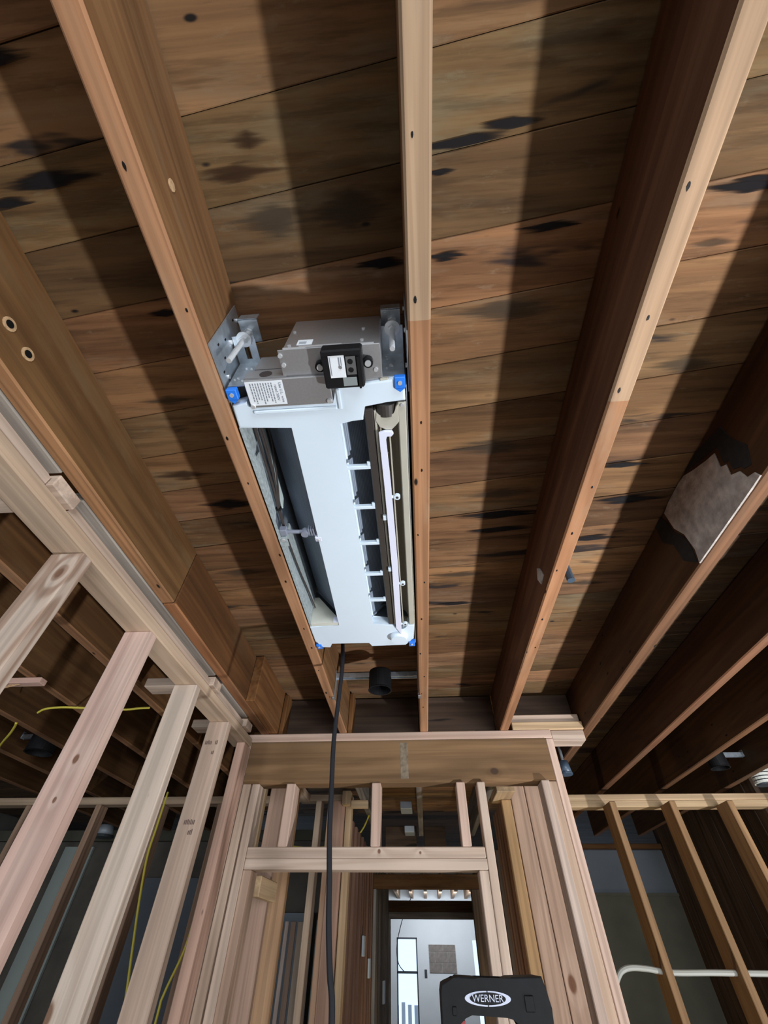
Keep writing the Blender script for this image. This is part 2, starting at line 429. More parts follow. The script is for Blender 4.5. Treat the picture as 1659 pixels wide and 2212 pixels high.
shell('wall_front', (-4.5, -4.7, FLOOR), (4.2, -4.6, CZ + .03), brown_wall)

# ------------------------------------------------------------------ ceiling joists
JB, JT = .75, CZ - .003
def joist(x, y, label, tint=(1, 1, 1), mats=old, pale=None):
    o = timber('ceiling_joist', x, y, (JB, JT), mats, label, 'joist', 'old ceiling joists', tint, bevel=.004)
    o.data.materials.append(old_edge)                  # the lath side of a joist is cleaner than its flanks
    for p in o.data.polygons:
        if p.normal.z < -.6: p.material_index = 1
    if pale is not None:                               # paler, greyer run of the lath side at the near end
        o.data.materials.append(old_edge_pale)
        bm = bmesh.new(); bm.from_mesh(o.data); yl = pale - ABS[o].y
        bmesh.ops.bisect_plane(bm, geom=bm.verts[:] + bm.edges[:] + bm.faces[:], plane_co=(0, yl, 0), plane_no=(0, 1, .05))
        for f in bm.faces:
            if f.normal.z < -.6 and f.calc_center_median().y < yl: f.material_index = 2
        bm.to_mesh(o.data); bm.free()
    return o
jl = {}  # side room joists: low tints put the rooms' shade into the wood
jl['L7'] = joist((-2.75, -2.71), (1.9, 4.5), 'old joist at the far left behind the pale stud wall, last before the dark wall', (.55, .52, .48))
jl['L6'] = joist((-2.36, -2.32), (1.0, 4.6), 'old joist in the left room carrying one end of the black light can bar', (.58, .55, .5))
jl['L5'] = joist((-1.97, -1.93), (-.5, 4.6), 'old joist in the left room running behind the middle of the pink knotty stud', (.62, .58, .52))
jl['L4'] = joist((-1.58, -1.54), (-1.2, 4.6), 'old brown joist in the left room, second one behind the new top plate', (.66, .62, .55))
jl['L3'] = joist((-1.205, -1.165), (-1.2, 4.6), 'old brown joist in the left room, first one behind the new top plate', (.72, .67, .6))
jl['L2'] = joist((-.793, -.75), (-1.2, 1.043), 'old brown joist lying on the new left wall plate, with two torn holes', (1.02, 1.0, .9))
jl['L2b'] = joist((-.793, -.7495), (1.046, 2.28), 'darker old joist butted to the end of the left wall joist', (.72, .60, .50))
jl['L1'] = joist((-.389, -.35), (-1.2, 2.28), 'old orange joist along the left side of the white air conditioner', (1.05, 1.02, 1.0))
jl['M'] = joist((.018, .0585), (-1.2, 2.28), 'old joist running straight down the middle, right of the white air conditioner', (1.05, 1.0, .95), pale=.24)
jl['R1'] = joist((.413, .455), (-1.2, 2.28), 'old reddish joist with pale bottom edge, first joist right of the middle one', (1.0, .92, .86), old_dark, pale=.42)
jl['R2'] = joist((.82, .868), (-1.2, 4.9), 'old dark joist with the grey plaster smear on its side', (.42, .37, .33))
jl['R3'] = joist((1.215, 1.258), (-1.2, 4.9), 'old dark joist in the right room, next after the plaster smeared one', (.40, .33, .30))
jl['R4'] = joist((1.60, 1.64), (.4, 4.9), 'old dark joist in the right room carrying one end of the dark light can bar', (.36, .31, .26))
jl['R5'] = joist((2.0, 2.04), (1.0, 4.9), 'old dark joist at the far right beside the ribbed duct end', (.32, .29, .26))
# sister piece against the left joist and the small cleats at the blocking
timber('sister_joist', (-.7495, -.708), (1.79, 2.28), (JB + .002, JT), old, 'short orange board doubling the left joist near the header, end grain lit', 'joist', tint=(1.1, .95, .8))
for x0, lab in ((-.706, 'thin upright cleat in the corner left of the first dark blocking panel'), (-.349, 'thin upright cleat in the corner between left joist and middle dark blocking panel')):
    timber('corner_cleat', (x0, x0 + .022), (2.20, 2.285), (JB + .002, JT - .01), old, lab, 'cleat', tint=(1.15, 1.0, .8))
# plaster smear with ragged edge on R2, and a smaller scar
PP = [(.674, .901), (.691, .859), (.674, .851), (.686, .819), (.661, .806), (.659, .776), (.638, .771), (.633, .753), (.672, .752), (.741, .752), (.868, .752), (.944, .752),
      (.924, .789), (.923, .847), (.945, .89), (.941, .955), (.902, .960), (.863, .961), (.824, .961), (.793, .958), (.754, .935), (.708, .911)]
o = link('plaster_smear', prism(NB(), PP, 'x', .8165, .8225, .002), mortar_m, jl['R2']); o['label'] = 'ragged patch of grey plaster'
rim = [(.95, .76), (.99, .80), (.985, .86), (1.02, .90), (1.01, .96), (.965, .962), (.955, .93), (.955, .885), (.933, .846), (.934, .80)]
o = link('charred_scar', prism(NB(), rim, 'x', .8175, .8225, .001), plain('charred_wood', (.012, .010, .009, 1), .95, noise=.4, nscale=60), jl['R2'])
hole = [(.655, .905), (.70, .925), (.745, .945), (.785, .962), (.72, .962), (.66, .945), (.61, .93), (.615, .88), (.60, .83), (.63, .79), (.65, .80), (.648, .81), (.67, .825), (.66, .85), (.675, .86)]
o = link('charred_scar', prism(NB(), hole, 'x', .8172, .8225, .001), o.data.materials[0], jl['R2'])
o = link('grey_scrap', prism(NB(), [(1.02, .79), (1.06, .785), (1.075, .815), (1.05, .84), (1.03, .825)], 'x', .409, .4135, .001), mortar_m, jl['R1'])
tag(link('pipe_stub', cyl(NB(), (.572, 1.20, .90), (.572, 1.20, CZ - .001), .014, 14), blue_grey),
    'small grey pipe stub poking through the ceiling planks right of the reddish joist', 'pipe')
# bore holes with torn fibres on the left joist
fresh = plain('fresh_wood_fibre', (.50, .32, .17, 1), .9, noise=.3, nscale=120)
for (yy, zz) in ((.272, .816), (.215, .8195)):
    bm = cyl(NB(), (-.7515, yy, zz), (-.7485, yy, zz), .014, 14)
    o = link('torn_hole', bm, fresh, jl['L2']); o['label'] = 'pale torn bore hole'
    link('hole_core', cyl(NB(), (-.749, yy, zz), (-.7478, yy, zz), .008, 12), black_pl, o)
o = link('wood_chip', cyl(NB(), (-.351, .033, .828), (-.3485, .033, .828), .009, 9), fresh, jl['L1'])
# nail holes along the joist bottoms
for key, n in (('L1', 11), ('M', 12), ('R1', 9)):
    j = jl[key]; x0 = {'L1': -.389, 'M': .018, 'R1': .413}[key]
    for i in range(n):
        yy = -.15 + i * .19 + rnd.uniform(-.05, .05); xx = x0 + rnd.uniform(.008, .032); r = rnd.uniform(.0016, .0030)
        bm = cyl(NB(), (xx, yy, JB - .0006), (xx, yy, JB + .002), r, 8)
        for v in bm.verts: v.co.y = yy + (v.co.y - yy) * rnd.uniform(1.5, 2.6)
        link('nail_hole', bm, black_pl, j)

# dark blocking boards between the joists behind the header
for x, lab in (((-.706, -.391), 'dark blocking board above the header between the left pair of joists'),
               ((-.348, .016), 'dark blocking board above the header behind the black light can'),
               ((.0605, .411), 'dark blocking board above the header right of the middle joist'),
               ((.457, .818), 'dark blocking board above the header behind the stacked pale blocks')):
    timber('blocking_board', x, (2.288, 2.322), (JB + .002, JT - .004), dark_plank, lab, 'blocking')

# ------------------------------------------------------------------ left stud wall
PZ0, PZ1, PZ2 = .676, .713, .7485
timber('top_plate', (-.899, -.81), (-1.2, 2.14), (PZ0, PZ1), new, 'long new lower top plate of the left stud wall, studs nailed under it', 'plate', tint=TAN, bevel=.004)
for y, lab in (((-1.2, .522), 'new upper top plate piece before the first cross block'), ((.607, 1.543), 'new upper top plate piece between the two cross blocks, wane edge'),
               ((1.622, 1.975), 'short new upper top plate piece just before the header corner')):
    bm = box(NB(), (-.899, y[0], PZ1 + .0005), (-.812, y[1], PZ2), .0)
    es = [e for e in bm.edges if all(v.co.x > -.82 and v.co.z > .74 for v in e.verts)]
    bmesh.ops.bevel(bm, geom=es, offset=.013, segments=3, affect='EDGES')
    tag(link('upper_plate', bm, new['y'], tint=PALE), lab, 'plate')
for x, y, lab in (((-1.75, -.795), (.524, .605), 'wide new cross block lying over the left wall plate, reaching out of frame'),
                  ((-1.08, -.795), (1.545, 1.62), 'short new cross block with cut ends over the left wall plate, middle one'),
                  ((-1.06, -.795), (1.978, 2.06), 'short new cross block over the left wall plate nearest the header')):
    timber('cross_block', x, y, (PZ1 + .0005, PZ2), new, lab, 'block', tint=PALE)
for y, lab in (((-1.2, .522), 'grey weathered nailer strip beside the left joist, before the first cross block'), ((.607, 1.543), 'grey weathered nailer strip beside the left joist, between the cross blocks'),
               ((1.622, 1.975), 'short grey weathered nailer strip beside the left joist, nearest the header')):
    timber('nailer_strip', (-.87, -.7945), y, (PZ2 + .0008, PZ2 + .036), grey_wood, lab, 'nailer', tint=(2.0, 2.0, 1.95))
def hero(name, knots, light=NEW_L, dark=NEW_D, freq=8, contrast=.8):
    return wood(name, light, dark, 'z', freq=freq, contrast=contrast, fleck=.02, rough=.7, var=.1, knots=knots, across=9)
cx_, base = -.8545, FLOOR
def kk(x, z, y0, r, el): return (x - cx_, y0 - (y0 + .019), z - base, r, el)
S0m = hero('knotty_pale_lumber', [kk(-.838, .612, .713, .012, 1.6)], (.60, .485, .395, 1), (.30, .185, .125, 1), freq=10, contrast=1.0)
S1m = hero('knotty_pink_lumber', [kk(-.848, .32, 1.081, .009, 1.5), kk(-.850, .235, 1.081, .0055, 1.5)], (.64, .46, .38, 1), (.52, .33, .27, 1), freq=5)
S2m = hero('grey_pale_lumber', [kk(-.895, -.11, 1.454, .017, 1.8)], (.60, .49, .40, 1), (.47, .35, .27, 1), freq=6, contrast=.6)
for (y0, m, lab) in ((.713, S0m, 'pale new stud with a big dark knot at its top, nearest on the left'),
                     (1.081, S1m, 'pink streaked new stud with two small knots on the left'),
                     (1.454, S2m, 'greyish pale new stud third along the left wall, yellow edge'),
                     (1.815, new['z'], 'new stud with inked lumber stamps, last wide one before the header posts')):
    o = timber('wall_stud', (-.899, -.810), (y0, y0 + .038), (FLOOR, PZ0), new, lab, 'stud', 'studs of the left wall', mat=m,
               tint=(1.04, .97, .93) if y0 > 1.8 else None)
    if y0 > 1.8:
        for (dx, z, w) in ((-.062, .585, .030), (-.028, .585, .012), (-.030, .548, .018), (-.045, .315, .042), (-.030, .285, .022)):
            for q in range(max(2, int(w / .006))):
                xx = -.81 + dx - w / 2 + q * .006
                hh = rnd.uniform(.010, .017)
                link('grade_stamp', box(NB(), (xx, y0 - .0008, z), (xx + .0035, y0 + .0005, z + hh)), stamp_ink, o)
P1 = timber('end_stud', (-.857, -.817), (2.07, 2.159), (FLOOR, PZ0), new, 'dark pink new stud turned sideways at the end of the left wall', 'stud', tint=(1.0, .80, .74))

# ------------------------------------------------------------------ header frame
HY = (2.19, 2.279)
timber('header_plate', (-.855, .655), HY, (.7125, .7495), new, 'new pinkish plate lying on top of the big old header', 'plate', tint=PINK)
timber('plate_extension', (.657, .815), (2.2, 2.285), (.702, .7495), new, 'short pale plate end right of the header under the stacked blocks', 'plate', tint=PALE)
# old header beam with a waney lower front edge
bm = NB(); nseg = 40; cols = []
for i in range(nseg + 1):
    x = -.827 + (1.447) * i / nseg
    w = .004 + .010 * max(0, math.sin(i * .33 + .6)) * max(0, math.sin(i * .11 + .4)) + rnd.uniform(0, .0015)
    if i > 25: w += .014 * max(0, math.sin((i - 25) * .3)) * (1 if i < 36 else .4)
    prof = [(2.19, .711), (2.279, .711), (2.279, .5345), (2.19 + w * 1.6, .5345), (2.19, .5345 + w)]
    cols.append([bm.verts.new((x, y, z)) for (y, z) in prof])
for a, b_ in zip(cols[:-1], cols[1:]):
    for k in range(5): bm.faces.new((a[k], a[(k + 1) % 5], b_[(k + 1) % 5], b_[k]))
bm.faces.new(cols[0]); bm.faces.new(list(reversed(cols[-1])))
beam_m = wood('old_header_beam', (.200, .116, .056, 1), (.135, .073, .034, 1), 'x', freq=6, contrast=.6, rough=.8,
              knots=[(.352 + .1035, -.045, .574 - .5345, .017, 1.4)], patch=(.17, .12, .075, 1), fleck=.05, kdark=(.026, .015, .009, 1))
hb = tag(link('header_beam', bm, beam_m), 'large old brown header beam with a dark knot spanning the opening', 'beam'); hb['kind'] = 'thing'
o = link('water_stain', box(NB(), (-.082, 2.1893, .548), (-.045, 2.1905, .700)), plain('grey_stain', (.20, .155, .105, 1), .9, noise=.4, nscale=50), hb)
o['label'] = 'grey vertical stain strip'
timber('king_stud', (-.867, -.829), HY, (FLOOR, .7115), new, 'new king stud beside the left end of the header beam, nail dot at top', 'stud', tint=PINK)
timber('trimmer_stud', (-.826, -.788), HY, (FLOOR, .5335), new, 'new trimmer under the left end of the header, left of the dark gap', 'stud', tint=(1.0, .94, .88))
timber('trimmer_stud', (-.781, -.745), HY, (FLOOR, .5335), new, 'pale new trimmer under the left end of the header, right of the dark gap', 'stud', tint=PALE)
timber('jack_stud', (-.7445, -.709), HY, (FLOOR, .2285), new, 'brownish new jack stud under the left end of the door header', 'stud', tint=(.95, .82, .74))
timber('door_header', (-.744, .2615), HY, (.2655, .302), new, 'upper of the two new boards forming the door header, with small knots', 'header', tint=PALE,
       mat=wood('door_header_lumber', NEW_L, NEW_D, 'x', freq=6, knots=[(-.178 + .241, -.045, .287 - .2655, .010, .8), (-.0065 + .241, -.045, .2825 - .2655, .006, 1)], var=.1))
timber('door_header', (-.744, .2635), HY, (.2290, .265), new, 'lower of the two new boards forming the door header, lit underneath', 'header', tint=PALE)
timber('king_stud', (.264, .299), HY, (FLOOR, .5335), new, 'lilac pale king stud at the right end of the door header', 'stud', tint=PALE)
timber('jack_stud', (.226, .2625), HY, (FLOOR, .2285), new, 'new jack stud under the right end of the door header', 'stud', tint=PALE)
timber('cripple_stud', (-.616, -.574), HY, (.3025, .5335), new, 'leftmost short cripple stud between door header and beam', 'stud', tint=PINK)
timber('cripple_stud', (-.216, -.175), HY, (.3025, .5335), new, 'middle short cripple stud between door header and beam', 'stud', tint=PINK)
timber('cripple_stud', (.170, .209), HY, (.3025, .5335), new, 'rightmost short cripple stud between door header and beam', 'stud', tint=PINK)
timber('trimmer_stud', (.549, .584), (2.17, 2.259), (FLOOR, .5335), new, 'lilac grey trimmer under the right end of the header beam', 'stud', tint=(1.05, 1.02, 1.04))
timber('trimmer_stud', (.5855, .6205), HY, (FLOOR, .5335), new, 'tan trimmer under the right end of the header beam, beside the pink one', 'stud', tint=(1.0, .88, .78))
timber('king_stud', (.6215, .656), HY, (FLOOR, .7115), new, 'pink king stud at the right end of the header beam', 'stud', tint=PINK)
# stacked pale blocks on the plate at the right
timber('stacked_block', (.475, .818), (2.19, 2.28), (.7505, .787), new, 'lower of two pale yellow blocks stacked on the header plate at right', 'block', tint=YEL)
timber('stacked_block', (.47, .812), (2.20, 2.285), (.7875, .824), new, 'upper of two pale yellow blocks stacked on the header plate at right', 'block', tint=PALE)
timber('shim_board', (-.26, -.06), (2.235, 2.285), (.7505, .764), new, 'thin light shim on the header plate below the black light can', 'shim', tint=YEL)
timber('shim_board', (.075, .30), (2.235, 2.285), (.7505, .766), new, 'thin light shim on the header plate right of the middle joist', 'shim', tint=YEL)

# ------------------------------------------------------------------ corridor framing beyond the opening; yellow tints hold the lamp's warm light
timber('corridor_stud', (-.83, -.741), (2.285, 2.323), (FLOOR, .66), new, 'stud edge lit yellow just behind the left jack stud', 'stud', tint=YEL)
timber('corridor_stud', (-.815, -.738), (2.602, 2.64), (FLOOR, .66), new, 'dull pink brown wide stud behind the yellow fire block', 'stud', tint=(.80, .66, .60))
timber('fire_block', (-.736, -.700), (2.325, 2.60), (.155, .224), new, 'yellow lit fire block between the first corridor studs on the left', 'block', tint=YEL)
timber('corridor_stud', (-.80, -.712), (2.83, 2.868), (FLOOR, .66), new, 'orange edged stud behind the leftmost cripple stud', 'stud', tint=(1.0, .76, .52))
timber('corridor_plate', (-.86, -.713), (2.285, 3.15), (.6605, .70), new, 'plate running above the left corridor studs behind the header', 'plate', tint=TAN)
timber('back_plate', (-.80, -.445), (3.2, 3.289), (.68, .7155), new, 'horizontal plate seen through the opening above the thin stud', 'plate', tint=TAN)
timber('corridor_stud', (-.682, -.645), (3.2, 3.289), (FLOOR, .6795), new, 'thin tan stud seen through the opening left of the black cord', 'stud', tint=TAN)
timber('corridor_stud', (-.602, -.573), (3.2, 3.289), (FLOOR, .6795), new, 'orange narrow stud right behind the black cord', 'stud', tint=(1.0, .78, .62))
timber('corridor_stud', (-.572, -.492), (3.2, 3.238), (FLOOR, .6795), new, 'wide pink stud with stamp just right of the black cord', 'stud', tint=(.98, .76, .68))
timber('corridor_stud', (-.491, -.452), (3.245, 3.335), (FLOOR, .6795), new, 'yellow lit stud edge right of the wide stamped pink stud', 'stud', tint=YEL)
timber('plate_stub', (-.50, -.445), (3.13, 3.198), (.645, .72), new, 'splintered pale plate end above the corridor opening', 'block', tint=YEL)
timber('plate_stub', (-.444, -.335), (3.15, 3.198), (.632, .672), new, 'short pale stick sticking out right of the splintered plate end', 'block', tint=YEL)
# corridor left side: dark close-set studs running away
for i in range(9):
    y = 3.36 + i * .185
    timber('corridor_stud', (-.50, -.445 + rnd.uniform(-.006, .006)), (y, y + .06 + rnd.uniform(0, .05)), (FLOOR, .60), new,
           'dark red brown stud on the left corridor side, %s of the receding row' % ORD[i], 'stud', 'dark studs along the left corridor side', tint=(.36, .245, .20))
shell('wall_corridor_left', (-.53, 3.36, FLOOR), (-.505, 5.0, .60), dark_plank['z'])
timber('door_jamb', (-.47, -.428), (5.0, 5.1), (FLOOR, .392), grey_wood, 'grey jamb of the second doorway on the left', 'jamb', tint=(1.5, 1.6, 1.8))
timber('door_jamb', (.425, .50), (5.0, 5.1), (FLOOR, .392), grey_wood, 'dark brown jamb of the second doorway on the right', 'jamb', tint=(.8, .6, .45))
timber('second_header', (-.60, .60), (5.0, 5.09), (.393, .492), old, 'dark brown header of the second doorway deeper in the corridor', 'header', tint=(.62, .58, .5))
for i in range(8):
    y = 5.2 + i * .32
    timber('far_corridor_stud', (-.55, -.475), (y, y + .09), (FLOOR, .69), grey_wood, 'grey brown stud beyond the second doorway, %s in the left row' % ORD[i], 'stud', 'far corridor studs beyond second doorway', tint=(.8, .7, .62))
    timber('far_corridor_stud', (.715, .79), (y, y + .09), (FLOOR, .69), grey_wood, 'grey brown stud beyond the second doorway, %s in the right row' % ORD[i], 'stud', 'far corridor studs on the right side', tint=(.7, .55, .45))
shell('wall_corridor_far_left', (-.60, 5.1, FLOOR), (-.56, 8.0, .69), dark_plank['z'])
shell('wall_corridor_far_right', (.80, 5.1, FLOOR), (.84, 8.0, .69), dark_plank['z'])
for (y, z, sx) in ((4.05, -.02, 1), (4.5, -.13, 1)):
    o = timber('outlet_box', (-.442, -.425), (y, y + .09), (z, z + .10), None, 'pale metal electrical box on the left corridor studs, %s one' % ('nearer' if y < 4.2 else 'middle'), 'electrical box', mat=tape)
timber('outlet_box', (-.476, -.455), (6.49, 6.64), (-.36, -.20), None, 'pale electrical box beyond the second doorway on the left', 'electrical box', mat=tape)
timber('outlet_box', (.675, .7135), (6.49, 6.6), (-.02, .10), None, 'grey electrical box beyond the second doorway on the right', 'electrical box', mat=tape)
# corridor right side: lamplight tinted into the front stud, shade into those behind
timber('corridor_stud', (.546, .632), (2.95, 2.988), (FLOOR, .72), new, 'wide pinkish stud right of the yellow lit stud in the corridor', 'stud', tint=(1.0, .84, .74))
timber('corridor_stud', (.636, .722), (2.95, 2.988), (FLOOR, .72), new, 'wide pinkish stud with ink stamp and dark knot beside the lilac trimmer', 'stud', tint=(1.0, .84, .75),
       mat=wood('stamped_corridor_lumber', NEW_L, NEW_D, 'z', freq=6, knots=[(-.01, -.019, -.092 + E, .022, 1.7)], var=.1))
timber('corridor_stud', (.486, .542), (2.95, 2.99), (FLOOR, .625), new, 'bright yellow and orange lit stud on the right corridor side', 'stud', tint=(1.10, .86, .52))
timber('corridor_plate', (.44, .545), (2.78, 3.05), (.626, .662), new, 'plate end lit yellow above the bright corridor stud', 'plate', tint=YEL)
for i, y in enumerate((3.02, 3.12, 3.22, 3.32)):
    timber('corridor_stud', (.486, .54), (y, y + .07), (FLOOR, .625), new, 'dull brown stud, %s behind the bright yellow corridor stud' % ORD[i], 'stud', 'brown studs behind the yellow one', tint=(.66, .46, .34))
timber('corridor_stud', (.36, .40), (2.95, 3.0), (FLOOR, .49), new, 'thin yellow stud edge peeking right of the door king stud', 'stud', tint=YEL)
# joists that go on beyond the header
for x, lab in (((-.43, -.385), 'grey weathered joist beyond the header, left of the middle cripple stud'), ((-.02, .022), 'whitewashed grey joist beyond the header between the cripples'),
               ((.46, .50), 'grey weathered joist beyond the header, right of the right cripple')):
    timber('ceiling_joist', x, (2.34, 4.88), (JB, JT), grey_wood, lab, 'joist', 'grey joists beyond the header', tint=(1.5, 1.45, 1.4) if x[0] > -.1 and x[0] < .1 else (1, 1, 1))
for y, d in ((3.80, 'nearer'), (4.70, 'farther')):
    timber('steel_box', (-.15, -.06), (y, y + .18), (.752, .80), None, 'small pale steel box high up beside the whitewashed joist, %s one' % d, 'junction box', mat=tape)
timber('panel_board', (-.34, -.045), (4.9, 4.93), (.66, .83), dark_plank, 'dull brown board closing the corridor ceiling, left of the whitewashed joist', 'board', tint=(.9, .9, .85))
timber('panel_board', (.03, .23), (4.9, 4.93), (.66, .83), dark_plank, 'dull brown board closing the corridor ceiling, right of the whitewashed joist', 'board', tint=(.9, .9, .85))

# far room with windows at the end of the corridor
shell('wall_end_upper', (-1.6, 8.0, .32), (1.6, 8.09, .45), grey_wood['x'])
timber('far_header', (-.62, .86), (7.9, 7.99), (.385, .50), old, 'dark header over the bright far room, upper board', 'header', tint=(.4, .35, .32))
timber('far_header', (-.62, .86), (7.9, 7.99), (.318, .384), grey_wood, 'dull grey header over the bright far room, lower board', 'header', tint=(1.3, 1.2, 1.1))
timber('far_jamb', (-.64, -.475), (7.9, 7.99), (FLOOR, .317), grey_wood, 'left jamb of the bright far room opening', 'jamb', tint=(1.2, 1.1, 1.0))
timber('far_jamb', (.73, .86), (7.9, 7.99), (FLOOR, .317), grey_wood, 'right jamb of the bright far room opening', 'jamb', tint=(.8, .6, .5))
shell('wall_far_left', (-1.6, 8.0, FLOOR), (-1.55, 11.0, .72), drywall)
shell('wall_far_right', (1.6, 8.0, FLOOR), (1.65, 11.0, .72), drywall)
cf = bpy.data.objects.new('ceiling_far', None); COL.objects.link(cf); ABS[cf] = Vector((0, 9.5, E + .72)); cf.location = ABS[cf]; tag(cf, kind='structure')
for i in range(11):
    link('joist', box(NB(), (-1.3 + i * .26, 8.1, .72), (-1.245 + i * .26, 10.98, .86), .003), new['y'], cf, tint=(.7, .6, .5))
for i in range(11):
    link('plank', box(NB(), (-1.55, 8.1 + i * .262, .8605), (1.6, 8.355 + i * .262, .875), .003), new['x'], cf, tint=(.8, .62, .45))
# end wall around two windows
WX0, WX1, WT, WTR, WB = -.545, -.168, .195, -.235, -1.3
EY = 11.0
def wall_piece(x, z, n='wall_end'): return shell(n, (x[0], EY, z[0]), (x[1], EY + .12, z[1]), drywall)
wall_piece((-1.6, WX0), (FLOOR, .86)); wall_piece((WX0, WX1), (WT, .86)); wall_piece((WX0, WX1), (FLOOR, WB))
wall_piece((WX1, .85), (FLOOR, .86)); wall_piece((.85, 1.15), (.17, .86)); wall_piece((.85, 1.15), (FLOOR, -1.3)); wall_piece((1.15, 1.65), (FLOOR, .86))
w1 = bpy.data.objects.new('window_1', None); COL.objects.link(w1); ABS[w1] = Vector(((WX0 + WX1) / 2, EY, E + WB)); w1.location = ABS[w1]; tag(w1, kind='structure')
fm = plain('dark_window_frame', (.03, .035, .04, 1), .5)
for lo, hi in (((WX0, EY, WB), (WX0 + .022, EY + .05, WT)), ((WX1 - .022, EY, WB), (WX1, EY + .05, WT)), ((WX0, EY, WT - .022), (WX1, EY + .05, WT)),
               ((WX0, EY, WTR - .018), (WX1, EY + .05, WTR + .012)), ((WX0, EY, WB), (WX1, EY + .05, WB + .03))):
    link('window_frame', box(NB(), lo, hi, .003), fm, w1)
link('pane', box(NB(), (WX0 + .02, EY + .02, WTR), (WX1 - .02, EY + .026, WT - .02)), glass_m, w1)
link('pane', box(NB(), (WX0 + .02, EY + .02, WB), (WX1 - .02, EY + .026, WTR)), glass_m, w1)
w2 = bpy.data.objects.new('window_2', None); COL.objects.link(w2); ABS[w2] = Vector((1.0, EY, E - 1.3)); w2.location = ABS[w2]; tag(w2, kind='structure')
link('pane', box(NB(), (.85, EY + .02, -1.3), (1.15, EY + .026, .17)), glass_m, w2)
# exposed block patch in the plaster
cav = thing('block_patch', 'square patch of bare grey concrete blocks in the far white wall', 'masonry', (.28, EY, -.245))
link('patch_bed', box(NB(), (.04, EY - .006, -.245), (.53, EY - .0005, .108)), mortar_m, cav)
rows = [(-.24, -.118), (-.112, .012), (.018, .104)]
for r, (z0, z1) in enumerate(rows):
    edges = [.045, .27, .525] if r == 0 else ([.045, .15, .385, .525] if r == 1 else [.045, .30, .525])
    for a, b_ in zip(edges[:-1], edges[1:]):
        link('block', box(NB(), (a + .004, EY - .014, z0), (b_ - .004, EY - .006, z1), .002), block_m, cav, tint=None)
tag(link('switch_box', box(NB(), (-.05, EY - .012, -.30), (-.005, EY - .0005, -.20), .002), dark_steel), 'small dark switch box in the far white wall below the block patch', 'electrical box')
tag(link('hanging_wire', tube(NB(), [(-.235, 10.6, .7205), (-.40, 10.6, .45), (-.52, 10.6, .10), (-.50, 10.6, -.12), (-.40, 10.6, -.22)], .007, 6), cord_m), 'thin dark wire hanging in a curve before the far window', 'wire')
# outdoors seen through the far window: a pale fence and a tree
fence = thing('yard_fence', 'pale grey fence of upright pickets outside the far window', 'fence', (-.4, 14.0, FLOOR))
for i in range(14):
    link('picket', box(NB(), (-1.3 + i * .14, 14.0, FLOOR), (-1.22 + i * .14, 14.03, -.75 + rnd.uniform(-.04, .04)), .004), plain('picket_%d' % i, (.45, .47, .5, 1), .8) if i == 0 else bpy.data.materials['picket_0'], fence)

# ------------------------------------------------------------------ stud wall line behind (left room and right room)
timber('back_plate', (-4.4, -1.96), (3.2, 3.289), (.668, .710), new, 'long pale top plate of the far wall in the left room, left piece', 'plate', tint=(.85, .78, .66))
timber('back_plate', (-1.958, -.87), (3.2, 3.289), (.668, .710), new, 'pale top plate of the far wall in the left room, piece behind the studs', 'plate', tint=(.85, .78, .66))
for x, lab in ((-2.2, 'brownish stud in the far left room wall behind the pink knotty stud'), (-2.70, 'brownish stud at the far left edge behind the wall plates'),
               (-1.76, 'brownish stud in the far left room wall right of the pale lamp'), (-1.35, 'brownish stud in the far left room wall seen right of the stamped stud')):
    timber('back_stud', (x, x + .038), (3.2, 3.289), (FLOOR, .6675), new, lab, 'stud', 'far studs of the left room', tint=(.62, .50, .42))
timber('right_plate', (.80, 2.9), (3.255, 3.344), (.6805, .7155), new, 'upper pale board of the double top plate of the right stud wall', 'plate', tint=(1.0, .88, .66))
timber('right_plate', (.76, 2.9), (3.255, 3.344), (.6455, .680), new, 'lower pale board of the double top plate of the right stud wall', 'plate', tint=(1.05, .92, .66))
for x, lab in ((1.165, 'first brown stud of the right wall, beside the posts'), (1.520, 'second brown stud of the right wall, in the middle'), (1.858, 'third brown stud of the right wall, near the picture edge')):
    timber('right_stud', (x, x + .036), (3.1, 3.24), (FLOOR, .645), new, lab, 'stud', 'studs of the right wall', tint=(.62, .45, .27))
timber('right_stud', (2.21, 2.245), (3.1, 3.24), (FLOOR, .62), grey_wood, 'dark grey stud at the extreme right of the right wall', 'stud', tint=(.6, .6, .6))
# white cable through the right studs
tag(link('white_cable', tube(NB(), [(.90, 3.15, -.13), (.951, 3.15, -.069), (.985, 3.15, -.048), (1.03, 3.15, -.041), (1.10, 3.15, -.044), (1.165, 3.15, -.052), (1.24, 3.15, -.056), (1.4, 3.15, -.054), (1.53, 3.15, -.054), (1.7, 3.15, -.054), (2.05, 3.15, -.054)], .0115, 8), white_c),
    'white cable bending out of the posts and through the right wall studs', 'cable')
